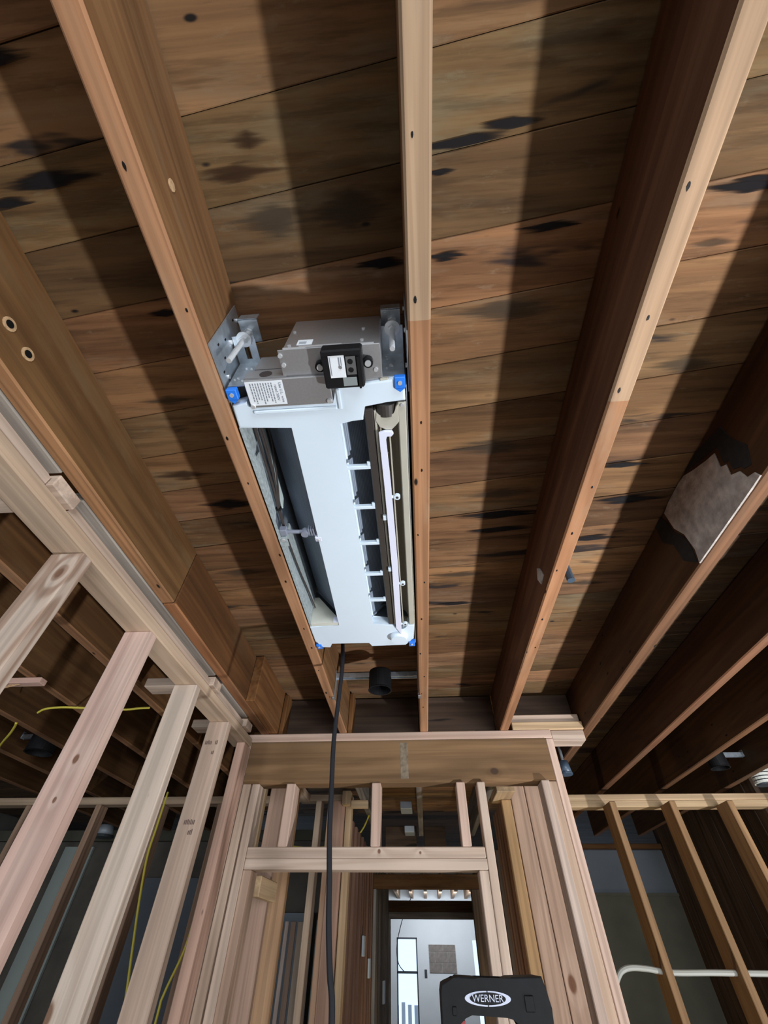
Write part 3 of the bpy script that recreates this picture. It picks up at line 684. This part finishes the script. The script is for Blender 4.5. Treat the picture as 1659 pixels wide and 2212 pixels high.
# right room far walls
shell('wall_back_right', (.78, 5.0, FLOOR), (2.2, 5.05, .355), olive_wall)
shell('wall_back_right_upper', (.78, 5.0, .355), (2.2, 5.05, .66), grey_wall)
shell('trim_1', (.78, 4.985, .352), (2.2, 4.9995, .372), olive_wall)
timber('ledge_board', (1.0, 2.19), (4.94, 4.999), (.666, .702), old, 'brown horizontal board above the grey panel in the right room', 'board', tint=(.7, .6, .45))
wallp = bpy.data.objects.new('wall_side_right', None); COL.objects.link(wallp); ABS[wallp] = Vector((2.25, 4.2, 0)); wallp.location = ABS[wallp]; tag(wallp, kind='structure')
for i in range(16):
    y0 = 3.32 + i * .107
    link('plank', box(NB(), (2.20 + rnd.uniform(-.003, .003), y0, FLOOR), (2.235, y0 + .104, .90), .003), dark_plank['z'], wallp, tint=(.9, .85, .8))
for (y, z) in ((3.95, .02), (4.55, -.06)):
    tag(link('knockout_hole', cyl(NB(), (2.193, y, z), (2.199, y, z), .06, 18), plain('hole_black', (.004, .004, .004, 1), 1) if y < 4 else bpy.data.materials['hole_black']),
        'round black hole in the dark plank wall at right, %s one' % ('nearer' if y < 4 else 'farther'), 'hole')
# far wall of the left room
shell('wall_back_left', (-4.5, 4.8, FLOOR), (-.62, 4.85, .70), brown_wall)
shell('wall_back_left_cap', (-4.5, 4.74, .70), (-.62, 4.79, .78), olive_wall)
tag(link('drywall_strip', box(NB(), (-3.40, 4.77, FLOOR), (-3.12, 4.795, .66)), green_board), 'narrow pale green drywall strip on the far left room wall', 'drywall sheet')
tag(link('drywall_sheet', box(NB(), (-2.55, 4.76, FLOOR), (-1.75, 4.79, .44)), grey_wall), 'blue grey drywall sheet low on the far left room wall', 'drywall sheet')
tag(link('drywall_sheet', box(NB(), (-1.25, 4.75, FLOOR), (-.93, 4.79, .22)), plain('bluish_drywall', (.25, .29, .33, 1), .9)), 'bluish drywall piece seen through the door opening left of the thin stud', 'drywall sheet')
for i, (x, w, c) in enumerate(((-1.12, .05, (.75, .72, .72)), (-1.06, .03, (1.2, 1.2, 1.3)), (-1.02, .04, (.7, .6, .55)), (-.97, .05, (.95, .95, .9)))):
    timber('leaning_trim', (x, x + w), (4.3 + i * .02, 4.315 + i * .02), (FLOOR, .155), new, 'pale trim board standing in a bundle seen through the door opening, %s from left' % ORD[i], 'board', 'bundle of pale trim boards', tint=c)
tag(link('drywall_sheet', box(NB(), (-.81, 4.28, FLOOR), (-.74, 4.31, .16)), green_board), 'pale green sheet edge seen left of the wide pink stud', 'drywall sheet')
lamp = thing('hanging_lamp', 'small white lamp shade under the joists in the far left room', 'lamp', (-3.06, 4.5, .66))
link('shade', cyl(NB(), (-2.83, 4.4, .69), (-2.83, 4.4, .76), .075, 20, .055), tape, lamp, smooth=True)
link('rim', cyl(NB(), (-2.83, 4.4, .672), (-2.83, 4.4, .69), .085, 20), dark_steel, lamp)

# ------------------------------------------------------------------ recessed light cans on bar hangers
def can_light(label, cx, cy, z0, z1, r, bx0, bx1, bz, drop=True):
    t = thing('recessed_light_can', label, 'light fixture', (cx, cy, z0), 'recessed light cans')
    bm = NB(); n = 28
    prof = [(r * .97, z1), (r, z1 - .004), (r, z0 + .006), (r * 1.04, z0), (r * .93, z0), (r * .92, z1 - .012)]
    rings = [[bm.verts.new((cx + rr * math.cos(2 * math.pi * k / n), cy + rr * math.sin(2 * math.pi * k / n), zz)) for k in range(n)] for rr, zz in prof]
    for a, b_ in zip(rings[:-1], rings[1:]):
        for k in range(n): bm.faces.new((a[k], a[(k + 1) % n], b_[(k + 1) % n], b_[k]))
    bm.faces.new(rings[0]); bm.faces.new(rings[-1])
    link('can', bm, black_pl, t)
    bar = NB()
    box(bar, (bx0, cy - .012, bz - .004), (bx1, cy - .009, bz + .020)); box(bar, (bx0, cy - .012, bz + .017), (bx1, cy + .012, bz + .020)); box(bar, (bx0, cy + .009, bz - .004), (bx1, cy + .012, bz + .020))
    link('bar', bar, steel, t)
    for xx, s in ((bx0, 1), (bx1, -1)):
        b2 = NB(); box(b2, (xx - .001, cy - .016, .752 if drop else bz - .006), (xx + .001, cy + .016, bz + .03))
        if drop: box(b2, (xx - (.010 if s > 0 else 0), cy - .014, .7455), (xx + (.010 if s < 0 else 0), cy + .014, .7485))
        o = link('hanger_foot', b2, steel, t)
        link('screw', cyl(NB(), (xx + s * .001, cy, bz + .01), (xx + s * .006, cy, bz + .01), .006, 10), chrome, o)
    return t
can_light('black recessed light can on a shiny bar behind the white air conditioner', -.150, 1.775, .778, .862, .050, -.3475, .0155, .838)
can_light('black recessed light can between joists of the left room', -2.17, 2.45, .758, .862, .070, -2.318, -1.975, .84, False)
can_light('dark recessed light can on a bar in the right room near the ribbed duct', 1.83, 2.95, .775, .86, .052, 1.643, 1.997, .84, False)
dt = thing('duct_end', 'ribbed white duct end hanging at the right edge of the right room', 'duct', (1.93, 3.02, .70))
bm = NB()
for i in range(5): cyl(bm, (2.09 + i * .0, 3.03, .712 + i * .018), (2.09, 3.03, .712 + i * .018 + .012), .055 - .002 * (i % 2), 20)
link('ribbed_sleeve', bm, plain('ribbed_white_foil', (.62, .62, .56, 1), .5), dt)
link('inner_tube', cyl(NB(), (2.09, 3.03, .704), (2.09, 3.03, .80), .045, 20), dark_steel, dt)
cup = thing('blue_cup_fitting', 'small blue grey cup fitting hanging under the plaster smeared joist at the posts', 'fitting', (.80, 2.6, .66))
link('body', cyl(NB(), (.80, 2.6, .668), (.80, 2.6, .725), .032, 18, .024), blue_grey, cup, smooth=True)
link('flange', cyl(NB(), (.80, 2.6, .660), (.80, 2.6, .668), .034, 18), blue_grey, cup)
link('stem', cyl(NB(), (.80, 2.6, .725), (.80, 2.6, .80), .008, 10), steel, cup)

# ------------------------------------------------------------------ wires and cables
tag(link('power_cord', tube(NB(), [(-.29, 1.50, .93), (-.277, 1.47, .84), (-.268, 1.46, .74), (-.270, 1.455, .62), (-.273, 1.45, .473), (-.267, 1.45, .343), (-.261, 1.45, .23), (-.251, 1.45, .131), (-.243, 1.45, .044), (-.232, 1.45, -.033), (-.219, 1.45, -.115), (-.21, 1.44, -.4), (-.22, 1.42, -.9), (-.25, 1.38, -1.6), (-.32, 1.33, FLOOR + .012), (-.5, 1.25, FLOOR + .009)], .0075, 10, 6), cord_m),
    'long black power cord hanging from behind the air conditioner past the header', 'cord')
tag(link('yellow_cable', tube(NB(), [(-1.733, 1.83, .735), (-1.69, 1.81, .742), (-1.62, 1.80, .744), (-1.54, 1.80, .742), (-1.34, 1.83, .741), (-1.251, 1.825, .743), (-1.20, 1.82, .742)], .0045, 7), yellow_m),
    'yellow cable stapled across the undersides of the left room joists', 'cable')
tag(link('yellow_cable', tube(NB(), [(-2.30, 2.32, .72), (-2.20, 2.22, .735), (-2.06, 2.09, .74), (-1.98, 2.01, .745), (-1.955, 1.98, .748)], .0055, 7), yellow_m),
    'short yellow cable slanting up to a joist at the far left edge', 'cable')
tag(link('yellow_cable', tube(NB(), [(-1.561, 2.9, .667), (-1.561, 2.9, .609), (-1.559, 2.9, .484), (-1.556, 2.9, .358), (-1.516, 2.9, .169), (-1.467, 2.9, -.015), (-1.412, 2.9, -.233), (-1.36, 2.9, -.6), (-1.35, 2.9, FLOOR + .02)], .006, 7), yellow_m),
    'yellow cable hanging down between the greyish pale stud and the stamped stud', 'cable')
tag(link('yellow_cable', tube(NB(), [(-1.07, 2.6, .20), (-1.07, 2.6, .076), (-1.081, 2.6, -.011), (-1.12, 2.6, -.131), (-1.123, 2.6, -.207), (-1.12, 2.6, -.7), (-1.1, 2.6, FLOOR + .02)], .005, 7), yellow_m),
    'yellow cable hanging right along the edge of the stamped stud', 'cable')
tag(link('yellow_cable', tube(NB(), [(-1.185, 4.0, .749), (-1.15, 4.0, .62), (-1.0, 4.0, .555), (-.75, 4.0, .55), (-.5, 4.0, .62), (-.41, 4.0, .749)], .006, 6), yellow_m), 'yellow cable crossing the dark gap above the door header', 'cable')
stick = thing('splintered_stick', 'pink splintered stick end nailed under the left room joists', 'stick', (-1.62, 1.53, .71))
link('stick_body', box(NB(), (-1.80, 1.515, .728), (-1.51, 1.553, .7495), .002), new['x'], stick, tint=(1.05, .85, .85))
for i in range(4):
    bm = NB(); cyl(bm, (-1.60 - i * .012, 1.53, .729), (-1.66 - i * .02, 1.53 + .004 * i, .713 - .004 * i), .0022, 5, .0004)
    link('splinter', bm, fresh, stick)

# ------------------------------------------------------------------ ceiling cassette air conditioner
ac = thing('air_conditioner', 'white ceiling cassette air conditioner without cover, wedged between two joists', 'air conditioner', (-.167, .80, .745))
Z0 = .750
outline = [(-.342, .379), (-.312, .373), (-.307, .388), (-.132, .386), (-.127, .352), (.008, .343), (.009, .390), (-.077, .394), (-.080, .429),
           (-.134, .431), (-.132, 1.203), (-.062, 1.212), (-.036, 1.243), (-.020, 1.236), (-.012, 1.212), (.010, 1.214), (.006, 1.303), (-.012, 1.318), (-.024, 1.345),
           (-.147, 1.347), (-.150, 1.319), (-.290, 1.316), (-.297, 1.348), (-.324, 1.346), (-.334, 1.322), (-.345, 1.303), (-.346, 1.207),
           (-.240, 1.205), (-.229, .433), (-.344, .431)]
link('front_frame', prism(NB(), outline, 'z', Z0, Z0 + .032, .004), white_pl, ac)
link('bar_side', box(box(NB(), (-.140, .431, Z0 + .006), (-.1345, 1.204, Z0 + .086)), (-.228, .431, Z0 + .03), (-.14, 1.204, Z0 + .034)), white_pl, ac)
# raised seams and bosses on the white frame
link('frame_lip', box(NB(), (-.302, .392, Z0 - .004), (-.13, .400, Z0 + .001), .002), white_pl, ac)
link('frame_lip', box(NB(), (-.127, .356, Z0 - .004), (-.119, .400, Z0 + .001), .002), white_pl, ac)
link('motor_bulge', cyl(NB(), (-.045, 1.282, Z0 + .01), (-.045, 1.282, Z0 - .016), .034, 28, .026), white_pl, ac)
# housing: side walls, top and ends
link('housing', box(box(box(NB(), (-.3465, .36, .757), (-.3445, 1.34, .945)), (.0105, .36, .757), (.0125, 1.34, .945)), (-.3465, .36, .943), (.0125, 1.34, .946)), steel, ac)
link('inner_liner', box(box(box(NB(), (-.342, .40, .93), (.008, 1.30, .935)), (-.342, .405, .783), (.008, .41, .93)), (-.342, 1.2065, .783), (.008, 1.21, .93)), dark_steel, ac)
# coil: two slanted fin packs meeting in a V under the centre bar
def slab(p0, p1, y0, y1, th):
    a = Vector((p0[0], 0, p0[1])); b_ = Vector((p1[0], 0, p1[1])); d = (b_ - a).normalized(); n = Vector((-d.z, 0, d.x)) * th
    poly = [(a.x, a.z), (b_.x, b_.z), (b_.x + n.x, b_.z + n.z), (a.x + n.x, a.z + n.z)]
    return prism(NB(), poly, 'y', y0, y1)
link('coil', slab((-.236, .785), (-.335, .895), .425, 1.195, -.02), coil_m, ac)
link('coil', slab((-.135, .785), (-.030, .895), .425, 1.195, .02), coil_m, ac)
link('coil_end_plate', slab((-.233, .776), (-.338, .892), 1.196, 1.204, -.024), plain('blue_grey_metal', (.33, .38, .47, 1), .5, .5), ac)
link('coil_end_plate', slab((-.134, .776), (-.03, .892), 1.196, 1.204, .024), bpy.data.materials['blue_grey_metal'], ac)
o = link('end_panel', prism(NB(), [(-.340, .856), (-.323, .856), (-.246, .768), (-.236, .752), (-.340, .752)], 'y', 1.188, 1.2045), plain('cream_plastic', (.66, .66, .58, 1), .55), ac)
link('tab', box(NB(), (-.262, 1.184, .752), (-.240, 1.1885, .772)), vane_pl, o)
# intake side: foam liner, wires, edge strip
fl = [(.433, .756), (.433, .86), (.462, .86), (.50, .80), (.512, .772), (.52, .772), (.523, .80), (.70, .778), (.71, .757)]
link('foam_liner', prism(NB(), fl, 'x', -.3440, -.3385), foam, ac)
fl2 = [(.80, .756), (.80, .84), (.85, .86), (1.185, .86), (1.185, .756)]
link('foam_liner', prism(NB(), fl2, 'x', -.3440, -.3385), foam, ac)
link('foam_liner', prism(NB(), [(.44, .845), (.44, .86), (.70, .835), (.715, .81), (.69, .815)], 'x', -.334, -.330), plain('pale_foam_strip', (.52, .60, .58, 1), .8), ac)
link('edge_flange', box(NB(), (-.3445, .43, .7505), (-.3375, 1.2, .7535)), foam, ac)
for i, (dx, dz, w) in enumerate(((0, .010, .0032), (.004, .022, .0028), (.002, .034, .003), (.007, .045, .0025))):
    link('wire', tube(NB(), [(-.331 + dx, .43, .790 + dz), (-.331 + dx, .52, .786 + dz * (1 + .2 * i)), (-.331 + dx, .62, .782 + dz * (1 - .25 * i / 3)), (-.331 + dx * .3, .69, .779 + dz * .2), (-.331, .76, .775 + dz * .1)], w, 7), wire_m, ac)
link('wire', tube(NB(), [(-.331, .80, .775), (-.331, .95, .785), (-.330, 1.08, .80), (-.33, 1.18, .81)], .0026, 6), wire_m, ac)
link('cable_tie', cyl(NB(), (-.331, .688, .783), (-.331, .694, .783), .008, 10), black_pl, ac)
grey_pl = plain('blue_grey_plastic', (.23, .25, .31, 1), .45)
act = link('latch_arm', cyl(NB(), (-.330, .756, .762), (-.262, .760, .762), .0055, 12), grey_pl, ac)
link('latch_head', box(NB(), (-.338, .742, .752), (-.318, .764, .770), .002), grey_pl, act)
link('latch_pivot', cyl(NB(), (-.272, .762, .752), (-.272, .762, .770), .010, 16), grey_pl, act)
bm = NB()
for i in range(5): box(bm, (-.262 + i * .0062, .746, .756), (-.2585 + i * .0062, .770, .772))
box(bm, (-.262, .755, .760), (-.232, .761, .770)); link('latch_spring', bm, grey_pl, act)
clip = link('latch_clip', box(NB(), (-.247, .770, .749), (-.2285, .788, .768), .002), vane_pl, ac)
link('screw', cyl(NB(), (-.239, .780, .7475), (-.239, .780, .7495), .0038, 10), chrome, clip)
link('hinge_plate', box(NB(), (-.3445, .765, .749), (-.322, .80, .752)), foam, ac)
link('hinge_screw', cyl(NB(), (-.333, .775, .747), (-.333, .775, .7495), .005, 12), chrome, ac)
# outlet side
for i, y in enumerate((.549, .673, .805, .939, 1.069)):
    rb = link('rib', box(NB(), (-.133, y, .754), (-.076, y + .010, .765), .0015), white_pl, ac)
    link('rib_tip', box(NB(), (-.084, y - .010, .754), (-.076, y, .760), .001), white_pl, rb)
link('rib_web', box(box(box(NB(), (-.131, .43, .80), (-.129, 1.2, .826)), (-.131, .43, .82), (-.08, .432, .83)), (-.131, 1.19, .82), (-.08, 1.2, .83)), dark_steel, ac)
link('divider_bar', box(NB(), (-.077, .405, .752), (-.0575, 1.21, .80), .003), dark_trim, ac)
link('divider_edge', box(NB(), (-.0572, .41, .7515), (-.0525, 1.21, .79), .001), beige_pl, ac)
# curved outlet trough
bm = NB(); nn = 10; A = []; B = []
for i in range(nn + 1):
    t = math.pi * i / nn
    x = -.030 - .0225 * math.cos(t); z = .758 + .050 * math.sin(t)
    A.append(bm.verts.new((x, .405, z))); B.append(bm.verts.new((x, 1.215, z)))
for i in range(nn): bm.faces.new((A[i], A[i + 1], B[i + 1], B[i]))
bm.faces.new(A); bm.faces.new(B)
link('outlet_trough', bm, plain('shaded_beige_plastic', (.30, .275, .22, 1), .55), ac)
link('outlet_flange', box(NB(), (-.0075, .394, .7505), (.0095, 1.211, .76), .002), beige_pl, ac)
for i in range(14):
    y = .47 + i * .053
    link('grille_tick', box(NB(), (-.0525, y, .7605), (-.033, y + .003, .768)), beige_pl, ac)
hs = [(-.055, .432), (-.047, .447), (-.034, .455), (-.022, .455), (-.012, .444), (-.006, .437), (-.006, .396), (-.012, .404), (-.015, .418), (-.026, .424), (-.040, .424), (-.052, .415)]
link('motor_bracket', prism(NB(), hs, 'z', .7495, .775, .0015), beige_pl, ac)
link('motor', cyl(NB(), (-.032, .398, .768), (-.032, .424, .768), .022, 20), dark_trim, ac)
link('bracket_screw', cyl(NB(), (.002, .400, .748), (.002, .400, .7505), .004, 10), chrome, ac)
vane = [(-.050, .458), (-.038, .454), (-.022, .455), (-.019, .461), (-.024, .467), (-.034, .465), (-.037, .475), (-.0325, .60), (-.030, .90), (-.034, 1.262), (-.052, 1.215), (-.0475, .90), (-.048, .60)]
vn = link('louver_vane', prism(NB(), vane, 'z', .741, .7495, .001), vane_pl, ac)
link('vane_rail', box(NB(), (-.0285, .468, .747), (-.0255, 1.22, .757)), beige_pl, vn)
for y in (.64, .98, 1.20):
    bm = NB(); cyl(bm, (-.020, y, .744), (-.020, y, .752), .0075, 14); o = link('vane_clip', bm, white_pl, vn)
    link('clip_hole', cyl(NB(), (-.020, y, .7432), (-.020, y, .7442), .0035, 10), dark_trim, o)
    link('clip_arm', box(NB(), (-.034, y - .004, .746), (-.022, y + .004, .751), .001), white_pl, vn)
for y in (.70, .905):
    link('rail_clip', box(NB(), (-.0590, y, .745), (-.0500, y + .016, .752), .001), white_pl, ac)
# electrical end: label plate, control box, terminal block
pl = link('cover_plate', box(NB(), (-.303, .327, .7462), (-.1355, .385, .7535), .0012), steel_d, ac)
link('cover_side', box(NB(), (-.303, .325, .7535), (-.219, .328, .788)), steel_d, ac)
bm = NB(); cyl(bm, (-.262, .3262, .767), (-.262, .3240, .767), .0125, 20); link('knockout', bm, plain('dark_knockout', (.04, .03, .03, 1), .6), ac)
lb = link('warning_label', box(NB(), (-.3015, .3295, .7455), (-.2275, .3795, .7462)), label_m, pl)
text('lettering', 'Use U.L. wire', .0075, ink, lb, (-.2335, .354, .7453), (math.pi, 0, H), 1.0, .0002)
text('lettering', 'rated 300V', .0075, ink, lb, (-.2425, .354, .7453), (math.pi, 0, H), 1.0, .0002)
for i in range(9):
    wl = rnd.uniform(.030, .042)
    xx = -.251 - i * .0052
    bm = NB(); y = .333
    while y < .333 + wl:
        s = rnd.uniform(.002, .006); box(bm, (xx, y, .7452), (xx + .0022, y + s, .7456)); y += s + .0012
    o = link('print_line', bm, ink, lb); o['kind'] = 'stuff'
for (x, y) in ((-.298, .381), (-.142, .379)):
    link('screw', cyl(NB(), (x, y, .7425), (x, y, .7462), .0045, 14, .0055), chrome, pl)
cb = link('control_box', box(NB(), (-.217, .277, .7572), (-.034, .40, .915), .002), steel_d, ac)
link('base_flange', box(NB(), (-.225, .2765, .7555), (-.034, .34, .7572), .0004), steel_d, cb)
link('folded_lip', box(box(NB(), (-.215, .2745, .7572), (-.045, .277, .7610)), (-.185, .2745, .7610), (-.105, .277, .7650)), zinc, cb)
link('sticker', box(NB(), (-.192, .2762, .775), (-.163, .277, .800)), label_m, cb)
bm = NB()
for i in range(9): box(bm, (-.188 + i * .0016, .2758, .778), (-.1872 + i * .0016, .2763, .790))
o = link('bar_print', bm, ink, cb); o['kind'] = 'stuff'
for (x, z) in ((-.205, .772), (-.207, .845), (-.068, .778), (-.068, .84)):
    link('rivet', cyl(NB(), (x, .2745, z), (x, .277, z), .0035, 10), chrome, cb)
for (x, y) in ((-.222, .287), (-.219, .305), (-.045, .325)):
    link('screw', cyl(NB(), (x, y, .7535), (x, y, .7555), .0042, 12), chrome, cb)
tb = link('terminal_block', box(NB(), (-.141, .272, .7250), (-.0665, .345, .7552), .003), black_pl, ac)
link('shell_ridge', box(box(NB(), (-.0765, .285, .7215), (-.0725, .345, .7255)), (-.139, .275, .7230), (-.069, .281, .7255)), black_pl, tb)
tl = link('rating_label', box(NB(), (-.128, .281, .7242), (-.099, .323, .7250), .0003), label_m, tb)
link('label_print', box(box(box(NB(), (-.110, .285, .7238), (-.108, .300, .7242)), (-.106, .285, .7238), (-.1045, .300, .7242)), (-.126, .284, .7238), (-.1245, .318, .7242)), ink, tl)
link('center_screw', cyl(NB(), (-.1075, .303, .7230), (-.1075, .303, .7243), .0032, 12), steel_d, tl)
pt = link('port_panel', box(NB(), (-.0965, .284, .7238), (-.0785, .318, .7250)), plain('grey_rubber', (.10, .10, .10, 1), .6), tb)
for y in (.2935, .309): link('port', cyl(NB(), (-.0885, y, .7230), (-.0885, y, .7242), .0048, 14), black_pl, pt)
link('clear_window', box(NB(), (-.106, .323, .7238), (-.080, .340, .7250), .001), clear_m, tb)
for x, y in ((-.1485, .308), (-.058, .306)):
    o = link('mount_ear', cyl(NB(), (x, y, .742), (x, y, .7552), .0095, 18), black_pl, tb)
    link('screw', cyl(NB(), (x, y, .7385), (x, y, .742), .0058, 14), chrome, o)
# slotted hanger tabs and sloping dimpled plates of the unit
def slotted(x0, x1, xs):
    bm = NB(); y0, y1, z = .281, .339, .860
    # plate with a slot: four strips round the opening
    sw = .0055
    for lo, hi in (((x0, y0, z), (xs - sw, y1, z + .002)), ((xs + sw, y0, z), (x1, y1, z + .002)), ((xs - sw, y0, z), (xs + sw, y0 + .004, z + .002)), ((xs - sw, y1 - .010, z), (xs + sw, y1, z + .002))):
        box(bm, lo, hi)
    return bm
link('hanger_tab', slotted(-.3435, -.297, -.318), steel, ac)
link('hanger_tab', slotted(-.038, .0098, -.0115), steel, ac)
def quad(bm, pts, th):
    a = [bm.verts.new(p) for p in pts]; n = (Vector(pts[1]) - Vector(pts[0])).cross(Vector(pts[2]) - Vector(pts[0])).normalized() * th
    b_ = [bm.verts.new(Vector(p) + n) for p in pts]
    bm.faces.new(a); bm.faces.new(list(reversed(b_)))
    for k in range(4): bm.faces.new((a[k], a[(k + 1) % 4], b_[(k + 1) % 4], b_[k]))
    return bm
for x0, x1, dmp in ((-.3435, -.297, 1), (-.0375, .0095, 1)):
    o = link('dimpled_plate', quad(NB(), [(x0, .3385, .860), (x1, .3385, .860), (x1, .343, .762), (x0, .343, .762)], .0015), steel, ac)
    for i in range(7):
        u = rnd.uniform(.12, .88); v = rnd.uniform(.12, .9)
        p = Vector((x0 + (x1 - x0) * u, .3385 + .0045 * v - .0012, .860 - .098 * v))
        link('dimple', cyl(NB(), p + Vector((0, -.0008, -.0003)), p + Vector((0, .001, .0003)), .0024, 10), chrome, o)
link('corner_gusset', box(NB(), (-.290, .324, .79), (-.222, .326, .85)), steel_d, ac)
# blue corner clips
for (x0, x1, y0, y1) in ((-.344, -.323, .343, .365), (-.0115, .0100, .339, .362), (-.345, -.326, 1.322, 1.349), (-.012, .0100, 1.319, 1.346)):
    c = link('corner_clip', box(NB(), (x0, y0, .7455), (x1, y1, .760), .0015), blue_pl, ac); c['label'] = 'blue corner clip'
    link('clip_screw', cyl(NB(), ((x0 + x1) / 2, (y0 + y1) / 2, .7435), ((x0 + x1) / 2, (y0 + y1) / 2, .7456), .0042, 12), chrome, c)
    if y0 < 1:
        link('clip_arrow', prism(NB(), [(x0 + .001, y1), (x1 - .001, y1), ((x0 + x1) / 2, y1 + .008)], 'z', .7465, .756), blue_pl, c)
link('corner_boss', box(NB(), (-.040, .343, .752), (-.022, .355, .775), .002), beige_pl, ac)

# hanging brackets screwed to the joists, with threaded rods
def bracket(label, side, px, fx0, fx1, rx, ry):
    t = thing('hanging_bracket', label, 'bracket', (px, .30, .75), 'steel hanging brackets')
    th = .002 * side
    link('joist_plate', prism(NB(), [(.256, .7535), (.243, .940), (.375, .940), (.375, .7575), (.34, .7575)], 'x', px, px + th), steel, t)
    bm = NB(); box(bm, (fx0, .261, .900), (fx1, .308, .902)); box(bm, (fx0, .260, .900), (fx1, .262, .928)); link('flange', bm, steel, t)
    rod = NB(); cyl(rod, (rx, ry, .748), (rx, ry, .918), .0048, 14)
    ro = link('threaded_rod', rod, zinc, t, smooth=False)
    bm = NB()
    for i in range(46): cyl(bm, (rx, ry, .750 + i * .0034), (rx, ry, .7514 + i * .0034), .0054, 12)
    th_o = link('thread', bm, zinc, ro)
    link('nut', cyl(NB(), (rx, ry, .891), (rx, ry, .899), .0095, 6), zinc, ro)
    link('nut', cyl(NB(), (rx, ry, .846), (rx, ry, .8555), .0085, 6), zinc, ro)
    link('washer', cyl(NB(), (rx, ry, .8557), (rx, ry, .8592), .0155, 22), zinc, ro)
    for (yy, zz) in ((.27, .79), (.275, .83), (.285, .87), (.30, .80), (.318, .775), (.26, .90)):
        link('slot', box(NB(), (px + th * 1.0 - .0003, yy, zz), (px + th * 1.0 + .0003, yy + .004, zz + .008)), black_pl, t)
    for (yy, zz) in ((.335, .79), (.29, .855), (.27, .925)):
        link('screw_head', cyl(NB(), (px + th, yy, zz), (px + th * 2.6, yy, zz), .0045, 10), chrome, t)
    return t
bracket('galvanized hanging bracket with threaded rod on the left joist', 1, -.3490, -.335, -.295, -.318, .287)
bracket('galvanized hanging bracket with threaded rod on the middle joist', -1, .0172, -.034, .006, -.0115, .285)

# ------------------------------------------------------------------ step ladder
LY = 1.6
ld = thing('step_ladder', 'step ladder with black top cap and red side rails in front of the posts', 'ladder', (.16, LY + .08, FLOOR))
cap = [(.030, -.20), (.030, -.068), (.034, -.054), (.046, -.049), (.066, -.046), (.074, -.040), (.120, -.0415), (.131, -.0445), (.196, -.0455), (.214, -.040), (.290, -.038), (.296, -.062),
       (.302, -.090), (.300, -.105), (.295, -.20), (.255, -.20), (.240, -.140), (.225, -.117), (.205, -.106), (.190, -.103), (.105, -.103), (.088, -.105), (.070, -.117), (.062, -.140), (.055, -.20)]
tc_ = link('top_cap', prism(NB(), cap, 'y', LY, LY + .15, .003), black_pl, ld)
link('cap_boss', box(NB(), (.236, LY - .002, -.098), (.262, LY + .004, -.068), .003), black_pl, tc_)
link('cap_boss', box(NB(), (.056, LY - .002, -.106), (.070, LY + .004, -.088), .003), black_pl, tc_)
def ellipse(cx, cz, a, b_, n=40): return [(cx + a * math.cos(2 * math.pi * i / n), cz + b_ * math.sin(2 * math.pi * i / n)) for i in range(n)]
LCX, LCZ = .1475, -.0762
white_ink = plain('white_print', (.62, .66, .80, 1), .6)
lg = link('logo_oval', prism(NB(), ellipse(LCX, LCZ, .0570, .0128), 'y', LY - .0012, LY - .0002), white_ink, tc_)
link('logo_field', prism(NB(), ellipse(LCX, LCZ, .0445, .0104), 'y', LY - .0018, LY - .0010), black_pl, lg)
link('logo_gap', box(box(NB(), (LCX - .0012, LY - .0017, LCZ - .0132), (LCX + .0012, LY - .0009, LCZ - .0095)), (LCX - .0012, LY - .0017, LCZ + .0095), (LCX + .0012, LY - .0009, LCZ + .0132)), black_pl, lg)
text('lettering', 'WERNER', .0172, white_ink, lg, (LCX, LY - .0020, LCZ), (H, 0, 0), 1.12, .0003)
def rail(xt, xb, yt, yb, w, d):
    bm = NB(); zt, zb = -.112, FLOOR
    vs8 = []
    for (x, y, z) in ((xt, yt, zt), (xb, yb, zb)):
        vs8.append([bm.verts.new((x + a * w / 2, y + b_ * d / 2, z)) for a, b_ in ((-1, -1), (1, -1), (1, 1), (-1, 1))])
    bm.faces.new(vs8[0]); bm.faces.new(list(reversed(vs8[1])))
    for k in range(4): bm.faces.new((vs8[0][k], vs8[1][k], vs8[1][(k + 1) % 4], vs8[0][(k + 1) % 4]))
    return bm
for xt, xb in ((.076, -.03), (.262, .36)):
    rl = link('side_rail', rail(xt, xb, LY + .03, LY - .20, .022, .055), red_fg, ld)
    link('rubber_foot', box(NB(), (xb - .025, LY - .24, FLOOR), (xb + .025, LY - .16, FLOOR + .03), .004), black_pl, rl)
    rl = link('rear_rail', rail(xt + .004, xb, LY + .115, LY + .75, .02, .035), red_fg, ld)
    link('rubber_foot', box(NB(), (xb - .02, LY + .72, FLOOR), (xb + .02, LY + .79, FLOOR + .03), .004), black_pl, rl)
for i in range(4):
    t = (i + 1) / 5.0
    z = -.112 + (FLOOR + .112) * t; x0 = .076 + (-.03 - .076) * t; x1 = .262 + (.36 - .262) * t; y = LY + .03 - .23 * t
    link('step', box(NB(), (x0 + .011, y - .035, z), (x1 - .011, y + .04, z + .022), .003), alu, ld)
